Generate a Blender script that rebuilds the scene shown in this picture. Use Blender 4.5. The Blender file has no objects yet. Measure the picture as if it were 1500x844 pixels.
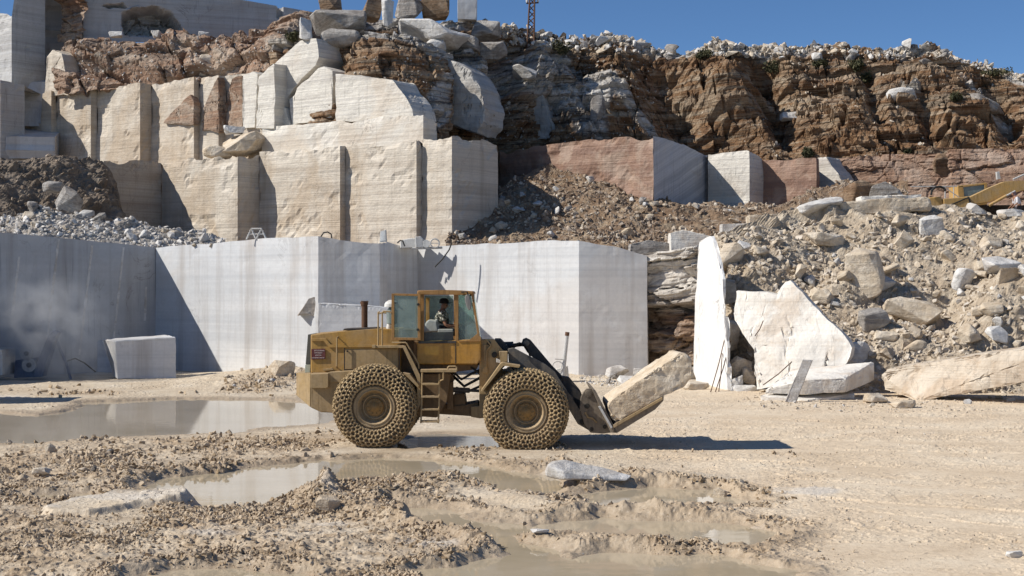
SUN_E, SKY_S, SKY_ALT, SKY_AIR, SKY_DUST, SKY_OZ, EXPO = 4.6, .088, 1500, .75, .3, 5.0, 0.27
import bpy, bmesh, math, random
import numpy as np
from mathutils import Vector, Matrix, Quaternion

SC = bpy.context.scene
COL = SC.collection
F, CX, HY, CH = 2083.0, 750.0, 430.0, 3.45      # focal length in photo px, centre column, horizon row, camera height


def P(px, py, Y):
    return np.array([(px - CX) * Y / F, Y, CH - (py - HY) * Y / F])


def G(px, py):                                    # point of the flat quarry floor
    Y = CH * F / (py - HY)
    return np.array([(px - CX) * Y / F, Y, 0.0])


# ------------------------------------------------------------------ noise
def _hash(ix, iy, iz, seed):
    n = (ix.astype(np.int64) * 374761393 + iy.astype(np.int64) * 668265263 + iz.astype(np.int64) * 2147483647 // 3 + seed * 974711)
    n = n & 0xFFFFFFFF
    n = ((n ^ (n >> 13)) * 1274126177) & 0xFFFFFFFF
    n = ((n ^ (n >> 16)) * 2246822519) & 0xFFFFFFFF
    n = n ^ (n >> 15)
    return (n & 0xFFFFFF) / float(0x1000000)


def vnoise(p, seed=0):
    """value noise in [-1, 1], p (N,3)"""
    i = np.floor(p).astype(np.int64)
    f = p - i
    f = f * f * f * (f * (f * 6 - 15) + 10)
    out = 0
    for a in (0, 1):
        wx = f[:, 0] if a else 1 - f[:, 0]
        for b in (0, 1):
            wy = f[:, 1] if b else 1 - f[:, 1]
            for c in (0, 1):
                wz = f[:, 2] if c else 1 - f[:, 2]
                out = out + wx * wy * wz * _hash(i[:, 0] + a, i[:, 1] + b, i[:, 2] + c, seed)
    return out * 2 - 1


def fbm(p, octaves=4, seed=0, gain=0.5):
    p = np.asarray(p, float)
    if p.shape[1] == 2:
        p = np.c_[p, np.zeros(len(p))]
    amp, out, tot = 1.0, 0, 0
    for o in range(octaves):
        out = out + amp * vnoise(p * (2.03 ** o) + 17.3 * o, seed + o * 7)
        tot += amp
        amp *= gain
    return out / tot


def worley(u, v, seed=0, tilt=False):
    """cell random value, F1, F2-F1 for 2-D cells of size 1 (with tilt: also a plane tilted at random in each cell)"""
    iu, iv = np.floor(u).astype(np.int64), np.floor(v).astype(np.int64)
    f1 = np.full(u.shape, 9.0)
    f2 = np.full(u.shape, 9.0)
    cr = np.zeros(u.shape)
    tl = np.zeros(u.shape)
    z = np.zeros_like(iu)
    for a in (-1, 0, 1):
        for b in (-1, 0, 1):
            cx, cy = iu + a, iv + b
            if tilt:
                q = (u - cx - .5) * (_hash(cx, cy, z + 3, seed) - .5) * 2 + (v - cy - .5) * (_hash(cx, cy, z + 4, seed) - .5) * 2
            d = np.hypot(cx + _hash(cx, cy, z, seed) - u, cy + _hash(cx, cy, z + 1, seed) - v)
            r = _hash(cx, cy, z + 2, seed)
            m = d < f1
            f2 = np.where(m, f1, np.minimum(f2, d))
            cr = np.where(m, r, cr)
            if tilt: tl = np.where(m, q, tl)
            f1 = np.where(m, d, f1)
    return (cr, f1, f2 - f1, tl) if tilt else (cr, f1, f2 - f1)


def stones(u, v, seed=0, fill=0.8, steep=2.2):
    """height field of angular tilted stones in cells of size 1: 0 .. about 0.6"""
    iu, iv = np.floor(u).astype(np.int64), np.floor(v).astype(np.int64)
    z = np.zeros_like(iu)
    out = np.zeros(u.shape)
    for a in (-1, 0, 1):
        for b in (-1, 0, 1):
            cx, cy = iu + a, iv + b
            h = [_hash(cx, cy, z + k, seed) for k in range(7)]
            dx, dy = u - (cx + h[0]), v - (cy + h[1])
            ang = h[2] * 6.283
            ca, sa = np.cos(ang), np.sin(ang)
            x, y = dx * ca + dy * sa, (-dx * sa + dy * ca) * (1 + 0.8 * h[3])
            n = np.maximum(np.maximum(np.abs(x), np.abs(y)), 0.72 * (np.abs(x) + np.abs(y)))
            R = 0.22 + 0.42 * h[4]
            hh = np.minimum((R - n) * steep, 0.7 * R + 0.55 * (x * (h[5] - .5) + y * (h[6] - .5)) * 2)
            hh = np.where(h[3] < fill, hh, 0)
            out = np.maximum(out, hh)
    return out


def sstep(x, a, b):
    t = np.clip((x - a) / (b - a), 0, 1)
    return t * t * (3 - 2 * t)


def poly_sd(x, y, poly):
    """signed distance to polygon, negative inside"""
    poly = np.asarray(poly, float)
    d = np.full(x.shape, 1e9)
    inside = np.zeros(x.shape, bool)
    n = len(poly)
    for i in range(n):
        ax, ay = poly[i]
        bx, by = poly[(i + 1) % n]
        ex, ey = bx - ax, by - ay
        t = np.clip(((x - ax) * ex + (y - ay) * ey) / (ex * ex + ey * ey + 1e-12), 0, 1)
        d = np.minimum(d, np.hypot(x - ax - t * ex, y - ay - t * ey))
        if abs(ey) > 1e-12:
            c = ((ay > y) != (by > y)) & (x < ex * (y - ay) / ey + ax)
            inside ^= c
    return np.where(inside, -d, d)


# ------------------------------------------------------------------ objects
def mesh_np(verts, quads=None, tris=None):
    me = bpy.data.meshes.new('m')
    verts = np.asarray(verts, np.float32)
    q = np.zeros((0, 4), np.int32) if quads is None else np.asarray(quads, np.int32)
    t = np.zeros((0, 3), np.int32) if tris is None else np.asarray(tris, np.int32)
    me.vertices.add(len(verts))
    me.vertices.foreach_set('co', verts.ravel())
    loops = np.concatenate([q.ravel(), t.ravel()]).astype(np.int32)
    me.loops.add(len(loops))
    me.loops.foreach_set('vertex_index', loops)
    starts = np.concatenate([np.arange(len(q)) * 4, len(q) * 4 + np.arange(len(t)) * 3]).astype(np.int32)
    me.polygons.add(len(starts))
    me.polygons.foreach_set('loop_start', starts)
    me.polygons.foreach_set('use_smooth', np.zeros(len(starts), bool))
    me.update(calc_edges=True)
    me.validate()
    return me


def set_attr(me, name, vals):
    a = me.attributes.new(name, 'FLOAT', 'POINT')
    a.data.foreach_set('value', np.asarray(vals, np.float32))


def tag(o, label=None, cat=None, group=None, kind=None):
    if label: o['label'] = label
    if cat: o['category'] = cat
    if group: o['group'] = group
    if kind: o['kind'] = kind
    return o


def link(name, me, mat=None, parent=None, smooth=False):
    me.name = name
    o = bpy.data.objects.new(name, me)
    COL.objects.link(o)
    if mat is not None and len(me.materials) == 0:
        me.materials.append(mat)
    if smooth:
        me.polygons.foreach_set('use_smooth', np.ones(len(me.polygons), bool))
    if parent is not None:
        o.parent = parent
    return o


def empty(name, loc=(0, 0, 0)):
    o = bpy.data.objects.new(name, None)
    o.empty_display_size = 0.3
    o.location = loc
    COL.objects.link(o)
    return o


def recentre(o):
    """put the origin of a mesh object at its base centre"""
    me = o.data
    n = len(me.vertices)
    co = np.empty(n * 3, np.float32)
    me.vertices.foreach_get('co', co)
    co = co.reshape(-1, 3)
    c = np.array([(co[:, 0].min() + co[:, 0].max()) / 2, (co[:, 1].min() + co[:, 1].max()) / 2, co[:, 2].min()])
    me.vertices.foreach_set('co', (co - c).astype(np.float32).ravel())
    o.location = c
    return o


def grid_quads(nu, nv, off=0):
    i = np.arange(nu * nv).reshape(nv, nu)
    return np.stack([i[:-1, :-1], i[:-1, 1:], i[1:, 1:], i[1:, :-1]], -1).reshape(-1, 4) + off


# ------------------------------------------------------------------ bmesh shapes
def bm_new(): return bmesh.new()


def bm_mesh(bm):
    me = bpy.data.meshes.new('m')
    bmesh.ops.recalc_face_normals(bm, faces=bm.faces[:])
    bm.to_mesh(me)
    bm.free()
    return me


def add_box(bm, c, s, rot=None):
    m = Matrix.Translation(c)
    if rot is not None: m = m @ rot.to_4x4()
    m = m @ Matrix.Diagonal((s[0], s[1], s[2], 1))
    return bmesh.ops.create_cube(bm, size=1, matrix=m)['verts']


def add_tube(bm, pts, r, n=8, cap=True):
    """tube through pts; r number or list"""
    pts = [Vector(p) for p in pts]
    rings = []
    up0 = Vector((0, 1, 0.123)).normalized()
    for i, p in enumerate(pts):
        if i == 0: d = pts[1] - p
        elif i == len(pts) - 1: d = p - pts[i - 1]
        else: d = (pts[i + 1] - p).normalized() + (p - pts[i - 1]).normalized()
        d.normalize()
        u = d.cross(up0)
        if u.length < 1e-3: u = d.cross(Vector((1, 0, 0)))
        u.normalize()
        v = d.cross(u)
        rr = r[i] if isinstance(r, (list, tuple)) else r
        rings.append([bm.verts.new(p + (u * math.cos(2 * math.pi * k / n) + v * math.sin(2 * math.pi * k / n)) * rr) for k in range(n)])
    for a, b in zip(rings, rings[1:]):
        for k in range(n):
            bm.faces.new((a[k], a[(k + 1) % n], b[(k + 1) % n], b[k]))
    if cap:
        bm.faces.new(rings[0][::-1]); bm.faces.new(rings[-1])


def add_prism(bm, pts, vec, bevel=0.0):
    """polygon (list of 3-D points) swept along vec"""
    vec = Vector(vec)
    a = [bm.verts.new(Vector(p)) for p in pts]
    b = [bm.verts.new(Vector(p) + vec) for p in pts]
    fs = [bm.faces.new(a[::-1]), bm.faces.new(b)]
    n = len(a)
    for i in range(n):
        fs.append(bm.faces.new((a[i], a[(i + 1) % n], b[(i + 1) % n], b[i])))
    if bevel > 0:
        es = list({e for f in fs for e in f.edges})
        bmesh.ops.bevel(bm, geom=es, offset=bevel, segments=2, affect='EDGES', profile=0.5, clamp_overlap=True)


def add_lathe(bm, prof, n, M):
    """prof: list of (r, h); M maps local (x,y,z=h axis) to the target"""
    rings = []
    for r, h in prof:
        if r < 1e-5:
            rings.append([bm.verts.new(M @ Vector((0, 0, h)))])
        else:
            rings.append([bm.verts.new(M @ Vector((r * math.cos(2 * math.pi * k / n), r * math.sin(2 * math.pi * k / n), h))) for k in range(n)])
    for a, b in zip(rings, rings[1:]):
        for k in range(n):
            k2 = (k + 1) % n
            if len(a) == 1 and len(b) > 1: bm.faces.new((a[0], b[k2], b[k]))
            elif len(b) == 1 and len(a) > 1: bm.faces.new((a[k], a[k2], b[0]))
            elif len(a) > 1: bm.faces.new((a[k], a[k2], b[k2], b[k]))


def refine(bm, res, rounds=6):
    """triangulate and split long edges"""
    bmesh.ops.triangulate(bm, faces=bm.faces[:])
    for _ in range(rounds):
        es = [e for e in bm.edges if e.calc_length() > res]
        if not es: break
        bmesh.ops.subdivide_edges(bm, edges=es, cuts=1)
        bmesh.ops.triangulate(bm, faces=[f for f in bm.faces if len(f.verts) > 3])


def roughen(bm, amp, scale, seed, octaves=3, edge=0.0):
    bm.normal_update()
    vs = list(bm.verts)
    co = np.array([v.co for v in vs])
    n = fbm(co * scale, octaves, seed)
    for v, k in zip(vs, n):
        v.co += v.normal * float(k * amp)
    if edge > 0:                                   # worn corners: sharp verts sink by patches
        bm.normal_update()
        n2 = fbm(co * scale * 1.7 + 9, 2, seed + 5)
        for v, k in zip(vs, n2):
            if any(len(e.link_faces) == 2 and e.calc_face_angle(0) > 0.6 for e in v.link_edges):
                v.co -= v.normal * float(edge * max(0, k + 0.35))


def rock_mesh(seed, dims, npts=16, boxy=0.6, res=None, rough=0.05):
    rnd = random.Random(seed)
    bm = bmesh.new()
    for _ in range(npts):
        d = Vector((rnd.gauss(0, 1), rnd.gauss(0, 1), rnd.gauss(0, 1))).normalized()
        d = Vector([math.copysign(abs(c) ** boxy, c) for c in d])
        k = rnd.uniform(0.85, 1.0)
        bm.verts.new((d.x * dims[0] / 2 * k, d.y * dims[1] / 2 * k, d.z * dims[2] / 2 * k))
    r = bmesh.ops.convex_hull(bm, input=bm.verts[:])
    bmesh.ops.delete(bm, geom=[v for v in bm.verts if not v.link_faces], context='VERTS')
    m = max(dims)
    if res:
        bmesh.ops.bevel(bm, geom=bm.edges[:], offset=0.03 * m, segments=1, affect='EDGES', profile=0.6, clamp_overlap=True)
        refine(bm, res)
        roughen(bm, rough * m, 2.2 / m, seed, 4)
    return bm_mesh(bm)
# ------------------------------------------------------------------ materials
class NT:
    def __init__(s, name):
        s.mat = bpy.data.materials.new(name)
        s.mat.use_nodes = True
        s.t = s.mat.node_tree
        s.t.nodes.clear()
        s._pos = None

    def n(s, typ, ins=None, **props):
        nd = s.t.nodes.new(typ)
        for k, v in props.items(): setattr(nd, k, v)
        for k, v in (ins or {}).items():
            if isinstance(v, bpy.types.NodeSocket): s.t.links.new(v, nd.inputs[k])
            elif v is not None:
                sk = nd.inputs[k]
                if sk.type == 'RGBA' and len(v) == 3: v = (*v, 1)
                sk.default_value = v
        return nd

    def pos(s):
        if s._pos is None: s._pos = s.n('ShaderNodeNewGeometry').outputs['Position']
        return s._pos

    def obj(s):
        """object coordinates with a random offset per object"""
        tc = s.n('ShaderNodeTexCoord').outputs['Object']
        r = s.n('ShaderNodeObjectInfo').outputs['Random']
        off = s.n('ShaderNodeVectorMath', {0: (37., 11., 53.), 'Scale': r}, operation='SCALE').outputs[0]
        return s.n('ShaderNodeVectorMath', {0: tc, 1: off}, operation='ADD').outputs[0]

    def map(s, v, scale=(1, 1, 1), rot=(0, 0, 0), loc=(0, 0, 0)):
        return s.n('ShaderNodeMapping', {'Vector': v, 'Scale': scale, 'Rotation': rot, 'Location': loc}).outputs[0]

    def noise(s, v, scale, detail=4, rough=0.55, dist=0.0):
        return s.n('ShaderNodeTexNoise', {'Vector': v, 'Scale': scale, 'Detail': detail, 'Roughness': rough, 'Distortion': dist}).outputs[0]

    def voro(s, v, scale, feature='F1', out='Distance'):
        return s.n('ShaderNodeTexVoronoi', {'Vector': v, 'Scale': scale}, feature=feature).outputs[out]

    def ramp(s, f, stops, interp='LINEAR'):
        nd = s.n('ShaderNodeValToRGB', {0: f})
        cr = nd.color_ramp
        cr.interpolation = interp
        while len(cr.elements) < len(stops): cr.elements.new(0.5)
        for e, (p, c) in zip(cr.elements, stops):
            e.position = p
            e.color = (c, c, c, 1) if isinstance(c, (int, float)) else (*c, 1)
        return nd.outputs[0]

    def mix(s, f, a, b, blend='MIX'):
        return s.n('ShaderNodeMix', {0: f, 6: a, 7: b}, data_type='RGBA', blend_type=blend).outputs[2]

    def math(s, op, a, b=0.0):
        return s.n('ShaderNodeMath', {0: a, 1: b}, operation=op).outputs[0]

    def attr(s, name):
        return s.n('ShaderNodeAttribute', attribute_name=name).outputs['Fac']

    def bump(s, h, strength, dist, normal=None):
        return s.n('ShaderNodeBump', {'Height': h, 'Strength': strength, 'Distance': dist, 'Normal': normal}).outputs[0]

    def out(s, col, rough=0.8, normal=None, metal=0.0, spec=0.3, **kw):
        b = s.n('ShaderNodeBsdfPrincipled', {'Base Color': col, 'Roughness': rough, 'Metallic': metal, 'Normal': normal, 'Specular IOR Level': spec, **kw})
        o = s.n('ShaderNodeOutputMaterial', {0: b.outputs[0]})
        return s.mat


def marble(name, base, band, freq=1.6, amt=0.6, rot=(0, 0, 0), stain=(.45, .33, .2), stain_amt=0.35, drip=0.25, bump=0.5, saw=9.0, rough=0.6, grey=(.5, .5, .5), objc=False, stain_scale=.22, crack=.55, lines=.5):
    s = NT(name)
    p = s.obj() if objc else s.pos()
    if not objc:
        rv = s.n('ShaderNodeVectorMath', {0: (31., 17., 3.7), 'Scale': s.n('ShaderNodeObjectInfo').outputs['Random']}, operation='SCALE').outputs[0]
        p = s.n('ShaderNodeVectorMath', {0: p, 1: rv}, operation='ADD').outputs[0]
    pr = s.map(p, rot=rot)
    warp = s.noise(s.map(pr, (.25, .25, .25)), 1.0, 2)
    pw = s.n('ShaderNodeVectorMath', {0: pr, 1: s.n('ShaderNodeCombineXYZ', {2: s.math('MULTIPLY', warp, .4)}).outputs[0]}, operation='ADD').outputs[0]
    b1 = s.noise(s.map(pw, (.05, .05, freq)), 1.0, 5, .62)
    b2 = s.noise(s.map(pr, (.04, .04, freq * saw)), 1.0, 3, .6)
    c = s.mix(s.math('MULTIPLY', s.ramp(b1, [(.36, 0), (.52, .35), (.64, 1)]), amt), base, band)
    c = s.mix(s.math('MULTIPLY', s.ramp(b2, [(.45, 0), (.7, 1)]), amt * .8), c, grey)
    n1 = s.noise(p, stain_scale, 6, .62, .6)
    c = s.mix(s.math('MULTIPLY', s.ramp(n1, [(.49, 0), (.6, 1)]), stain_amt), c, stain)
    d = s.noise(s.map(p, (1.3, 1.3, .07)), 1.0, 5, .65)
    c = s.mix(s.math('MULTIPLY', s.ramp(d, [(.5, 0), (.72, 1)]), drip), c, tuple(.55 * x for x in stain))
    dl = s.ramp(s.noise(s.map(p, (1.6, 1.6, .035)), 1.0, 3, .5, .2), [(.49, 0), (.5, 1), (.51, 0)])
    dg = s.ramp(s.noise(s.map(p, (.3, .3, .5)), 1.0, 3), [(.42, 0), (.6, 1)])
    c = s.mix(s.math('MULTIPLY', s.math('MULTIPLY', dl, dg), lines), c, tuple(.35 * x for x in base))
    # thin dark cracks and pits
    cr = s.noise(s.map(p, (.55, .55, .35)), 1.0, 6, .6, 1.2)
    crk = s.ramp(cr, [(.488, 0), (.5, 1), (.512, 0)])
    gate = s.ramp(s.noise(p, .35, 2), [(.5, 0), (.65, 1)])
    c = s.mix(s.math('MULTIPLY', s.math('MULTIPLY', crk, gate), crack), c, (.12, .1, .085))
    fine = s.noise(p, 7, 5, .65)
    c = s.mix(s.math('MULTIPLY', s.ramp(fine, [(.3, 1), (.6, 0)]), .22), c, tuple(.6 * x for x in base))
    h = s.math('ADD', s.math('MULTIPLY', b2, .6), s.math('MULTIPLY', fine, .4))
    nrm = s.bump(h, bump, .06)
    nrm = s.bump(s.noise(p, .9, 6, .6), bump * .7, .25, nrm)
    return s.out(c, rough, nrm, spec=.3)


def rockmat(name, cols, scale=.5, strata=2.2, s_amt=.5, dark=(.06, .045, .035), pale=(.5, .45, .38), pale_amt=.4, bump=.8, objc=False, attr=None, attr_cols=None, tilt=(0, 0.03, 0)):
    s = NT(name)
    p = s.obj() if objc else s.pos()
    n1 = s.noise(p, scale, 7, .62, .4)
    c = s.ramp(n1, [(.3, cols[0]), (.5, cols[1]), (.68, cols[2])])
    pm = s.map(p, rot=tilt)
    st = s.noise(s.map(pm, (.12, .12, strata)), 1.0, 5, .65)
    st2 = s.noise(s.map(pm, (.2, .2, strata * 4)), 1.0, 3, .6)
    if attr:
        a = s.attr(attr)
        c2 = s.ramp(st, [(.35, attr_cols[0]), (.5, attr_cols[1]), (.62, attr_cols[2])])
        c = s.mix(a, c, c2)
    c = s.mix(s.math('MULTIPLY', s.ramp(st, [(.36, 1), (.48, 0)]), s_amt), c, dark)
    c = s.mix(s.math('MULTIPLY', s.ramp(st2, [(.52, 0), (.7, 1)]), s_amt * .7), c, pale)
    bd = s.noise(s.map(pm, (.05, .05, strata * .8)), 1.0, 3, .6)
    c = s.mix(s.math('MULTIPLY', s.ramp(bd, [(.52, 0), (.58, 1), (.63, 1), (.68, 0)]), s_amt * .5), c, pale)
    ln = s.noise(s.map(pm, (.16, .16, strata * 1.6)), 1.0, 3, .55, .3)
    c = s.mix(s.math('MULTIPLY', s.ramp(ln, [(.46, 0), (.485, 1), (.51, 0)]), min(1., s_amt * 1.1)), c, dark)
    pl = s.noise(p, scale * 2.3, 5, .6, .8)
    c = s.mix(s.math('MULTIPLY', s.ramp(pl, [(.55, 0), (.68, 1)]), pale_amt), c, pale)
    fine = s.noise(p, 5, 6, .7)
    c = s.mix(s.math('MULTIPLY', s.ramp(fine, [(.3, 1), (.55, 0)]), .4), c, dark)
    nrm = s.bump(s.math('ADD', s.math('MULTIPLY', st2, .7), fine), bump, .12)
    nrm = s.bump(s.noise(p, 14, 4, .7), bump * .6, .04, nrm)
    return s.out(c, .9, nrm, spec=.2)


def simple(name, col, rough=.6, metal=0., dirt=(.3, .22, .13), dirt_amt=.5, scale=3., bump=.15, spec=.4, up=0.35):
    """painted or bare surface with dried mud on it"""
    s = NT(name)
    p = s.n('ShaderNodeTexCoord').outputs['Object']
    n1 = s.noise(p, scale, 7, .65, .5)
    n2 = s.noise(s.map(p, (scale * 3, scale * 3, scale * .5)), 1.0, 4, .6)
    f = s.ramp(n1, [(.42, 0), (.66, 1)])
    f = s.math('MAXIMUM', f, s.math('MULTIPLY', s.ramp(n2, [(.5, 0), (.72, 1)]), .7))
    nz = s.n('ShaderNodeSeparateXYZ', {0: s.n('ShaderNodeNewGeometry').outputs['Normal']}).outputs[2]
    f = s.math('ADD', s.math('MULTIPLY', f, dirt_amt), s.math('MULTIPLY', s.ramp(nz, [(.4, 0), (.9, 1)]), up))
    wz = s.n('ShaderNodeSeparateXYZ', {0: s.pos()}).outputs[2]
    lowm = s.ramp(s.math('ADD', s.math('MULTIPLY', wz, .5), s.math('MULTIPLY', n1, .5)), [(.45, 1), (.95, 0)])
    f = s.math('ADD', f, s.math('MULTIPLY', s.math('MULTIPLY', lowm, dirt_amt), .5))
    f = s.n('ShaderNodeClamp', {0: f}).outputs[0]
    c = s.mix(f, col, dirt)
    c = s.mix(s.math('MULTIPLY', s.ramp(s.noise(p, scale * 5, 5, .7), [(.35, 1), (.55, 0)]), .35), c, tuple(.5 * x for x in col))
    sk = s.noise(s.map(p, (scale * 4, scale * 4, scale * .35)), 1.0, 5, .65)
    c = s.mix(s.math('MULTIPLY', s.ramp(sk, [(.52, 0), (.7, 1)]), .55), c, tuple(.35 * x for x in col))
    r = s.math('ADD', s.math('MULTIPLY', f, .9 - rough), rough)
    nrm = s.bump(s.noise(p, scale * 8, 5, .7), bump, .02)
    m = s.math('MULTIPLY', s.math('SUBTRACT', 1.0, f), metal)
    return s.out(c, r, nrm, m, spec)


def glassmat(name, tint, alpha=.35):
    s = NT(name)
    p = s.n('ShaderNodeTexCoord').outputs['Object']
    a = s.n('ShaderNodeBsdfTransparent', {0: tint})
    g = s.n('ShaderNodeBsdfPrincipled', {'Base Color': (.32, .38, .36), 'Roughness': .08, 'Specular IOR Level': .6})
    f = s.math('ADD', s.math('MULTIPLY', s.ramp(s.noise(p, 3, 5), [(.35, 0), (.7, 1)]), .25), alpha)
    m = s.n('ShaderNodeMixShader', {0: f, 1: a.outputs[0], 2: g.outputs[0]})
    s.n('ShaderNodeOutputMaterial', {0: m.outputs[0]})
    return s.mat


M = {}
M['white'] = marble('white_marble', (.655, .655, .65), (.5, .51, .52), .55, .75, stain=(.46, .36, .27), stain_amt=.22, drip=.5, crack=.25, lines=.22, bump=.13, rough=.55, grey=(.47, .485, .5))
M['bright'] = marble('bright_marble', (.76, .75, .73), (.66, .65, .63), .5, .5, stain=(.6, .5, .4), stain_amt=.15, drip=.2, bump=.2, rough=.55, grey=(.72, .72, .71))
M['wetshade'] = marble('wet_shaded_grey_marble', (.47, .48, .49), (.34, .355, .375), .6, .8, stain=(.36, .3, .25), stain_amt=.2, drip=.4, bump=.13, rough=.5, grey=(.4, .41, .43))  # wet grey stone; its base colour also carries some of the wall's shade
M['cream'] = marble('cream_marble', (.66, .59, .49), (.44, .37, .29), 1.7, .8, stain=(.42, .31, .2), stain_amt=.55, drip=.45, bump=.75, grey=(.36, .32, .27))
M['pale'] = marble('pale_banded_marble', (.72, .68, .6), (.45, .41, .36), 2.0, .8, stain=(.42, .29, .17), stain_amt=.3, drip=.1, bump=.7, grey=(.42, .39, .36), saw=6)
M['pale2'] = marble('grey_pale_marble', (.5, .48, .44), (.3, .285, .26), 2.2, .85, stain=(.34, .24, .15), stain_amt=.4, drip=.2, bump=.8, grey=(.33, .31, .29), saw=5)
M['greyband'] = marble('grey_banded_marble', (.48, .465, .44), (.3, .29, .28), 2.2, .8, stain=(.3, .2, .13), stain_amt=.2, drip=.15, bump=.6, grey=(.55, .55, .55), saw=5)
M['sawn'] = marble('sawn_marble', (.6, .6, .6), (.36, .37, .39), 2.6, .95, rot=(0, .6, .4), stain=(.4, .28, .17), stain_amt=.2, drip=.05, bump=.6, grey=(.36, .36, .38), saw=4)
M['redcut'] = marble('red_cut_rock', (.32, .2, .14), (.19, .105, .075), 1.3, .7, stain=(.46, .36, .28), stain_amt=.5, drip=.2, bump=.9, grey=(.2, .12, .09), stain_scale=.5)
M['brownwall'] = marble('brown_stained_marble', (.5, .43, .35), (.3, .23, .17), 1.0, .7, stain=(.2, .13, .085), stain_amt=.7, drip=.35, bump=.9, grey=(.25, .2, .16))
M['cliff'] = rockmat('cliff_rock', [(.13, .066, .036), (.24, .138, .072), (.37, .265, .17)], .6, 1.7, .75, dark=(.045, .03, .02), pale=(.5, .43, .33), pale_amt=.35, bump=1.0,
                     attr='pale', attr_cols=[(.27, .255, .24), (.43, .41, .385), (.6, .575, .54)])
M['redrough'] = rockmat('red_rough_rock', [(.22, .115, .07), (.33, .215, .15), (.45, .35, .28)], .6, 1.2, .3, dark=(.08, .045, .035), pale=(.5, .4, .33), pale_amt=.35, bump=1.)
M['notch'] = rockmat('notch_rock', [(.22, .13, .085), (.36, .25, .17), (.5, .4, .3)], .6, 1.6, .5, dark=(.09, .06, .045), pale=(.56, .48, .4), pale_amt=.4, attr='pale', attr_cols=[(.38, .35, .31), (.58, .54, .48), (.7, .66, .6)])
M['redband'] = rockmat('red_band_rock', [(.2, .11, .07), (.34, .22, .15), (.5, .4, .31)], .4, 1.2, .45, pale=(.56, .49, .4), pale_amt=.55, bump=.9)
M['talus'] = rockmat('talus_soil', [(.15, .092, .056), (.26, .175, .11), (.4, .31, .21)], 1.1, .8, .1, pale=(.5, .46, .4), pale_amt=.5, bump=1.0)
M['mound'] = rockmat('mound_soil', [(.36, .28, .2), (.47, .385, .285), (.58, .5, .39)], .7, .8, .1, dark=(.2, .15, .1), pale=(.66, .6, .5), pale_amt=.4, bump=.9)
M['greyrub'] = rockmat('grey_rubble_soil', [(.27, .23, .19), (.42, .375, .32), (.56, .52, .46)], 1.2, .8, .1, dark=(.12, .1, .085), pale=(.62, .6, .57), pale_amt=.5, bump=.9)
M['darkdirt'] = rockmat('dark_dirt', [(.13, .1, .075), (.22, .17, .125), (.34, .28, .22)], .9, .8, .2, pale=(.36, .32, .27), pale_amt=.3, bump=1.)
M['boulder'] = rockmat('tan_boulder', [(.46, .36, .25), (.6, .51, .39), (.7, .63, .53)], .9, 1.2, .25, dark=(.28, .2, .13), pale=(.75, .7, .62), pale_amt=.4, bump=.7, objc=True)
M['wboulder'] = rockmat('white_boulder', [(.44, .4, .36), (.58, .56, .53), (.69, .68, .66)], .9, 1.2, .25, dark=(.3, .26, .21), pale=(.8, .79, .77), pale_amt=.5, bump=.6, objc=True)
M['gboulder'] = rockmat('grey_boulder', [(.2, .18, .16), (.33, .3, .27), (.48, .46, .43)], .9, 1.6, .4, dark=(.1, .08, .065), pale=(.6, .58, .54), pale_amt=.4, bump=.9, objc=True)
M['bboulder'] = rockmat('brown_boulder', [(.15, .09, .055), (.27, .175, .105), (.38, .28, .19)], .9, 2.2, .5, dark=(.07, .05, .035), pale=(.5, .42, .33), pale_amt=.3, bump=.9, objc=True)
M['carried'] = rockmat('carried_block_stone', [(.5, .39, .27), (.64, .53, .39), (.73, .65, .53)], 1.1, 1.0, .1, dark=(.27, .19, .12), pale=(.7, .63, .53), pale_amt=.5, bump=.6, objc=True)
M['slab'] = marble('pale_slab_stone', (.8, .76, .69), (.6, .53, .43), 1.2, .4, stain=(.5, .36, .23), stain_amt=.45, drip=.1, bump=.5, grey=(.6, .57, .52), objc=True, stain_scale=.7)
M['tanslab'] = marble('tan_stained_slab_stone', (.6, .52, .415), (.48, .39, .29), 1.2, .5, stain=(.4, .27, .16), stain_amt=.5, drip=.2, bump=.6, grey=(.5, .45, .38), objc=True, stain_scale=.7)

# machine materials
MUD = (.34, .25, .15)
M['yellow'] = simple('loader_yellow', (.42, .235, .05), .5, dirt=MUD, dirt_amt=.55, scale=2.2)
M['cabyellow'] = simple('cab_yellow', (.45, .225, .035), .45, dirt=MUD, dirt_amt=.3, scale=2.5)
M['tanpaint'] = simple('muddy_tan_steel', (.36, .245, .11), .6, dirt=(.4, .3, .19), dirt_amt=.6, scale=3)
M['darksteel'] = simple('dark_steel', (.03, .03, .032), .5, dirt=(.2, .15, .1), dirt_amt=.35, scale=3, up=.3)
M['armsteel'] = simple('arm_grey_steel', (.09, .085, .078), .55, dirt=(.3, .235, .16), dirt_amt=.5, scale=2.2, up=.3)
M['couplersteel'] = simple('coupler_steel', (.17, .14, .11), .5, dirt=(.3, .24, .17), dirt_amt=.5, scale=4, metal=.3)
M['brownsteel'] = simple('brown_muddy_steel', (.15, .09, .04), .6, dirt=(.24, .165, .09), dirt_amt=.6, scale=2.5, up=.3)
M['black'] = simple('black_rubber', (.015, .015, .015), .6, dirt=(.12, .1, .07), dirt_amt=.25, up=.1)
M['tyre'] = simple('muddy_tyre', (.03, .025, .02), .8, dirt=(.3, .215, .125), dirt_amt=.85, scale=3, up=.1)
M['chain'] = simple('muddy_chain', (.5, .36, .18), .5, dirt=(.26, .18, .1), dirt_amt=.75, scale=3.5, metal=.0, up=.1, spec=.5)
M['rim'] = simple('muddy_rim', (.33, .225, .11), .6, dirt=(.42, .32, .2), dirt_amt=.6, scale=4, up=.1)
M['hub'] = simple('brown_hub', (.26, .15, .045), .5, dirt=(.3, .2, .1), dirt_amt=.5, scale=6, up=.1)
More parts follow.
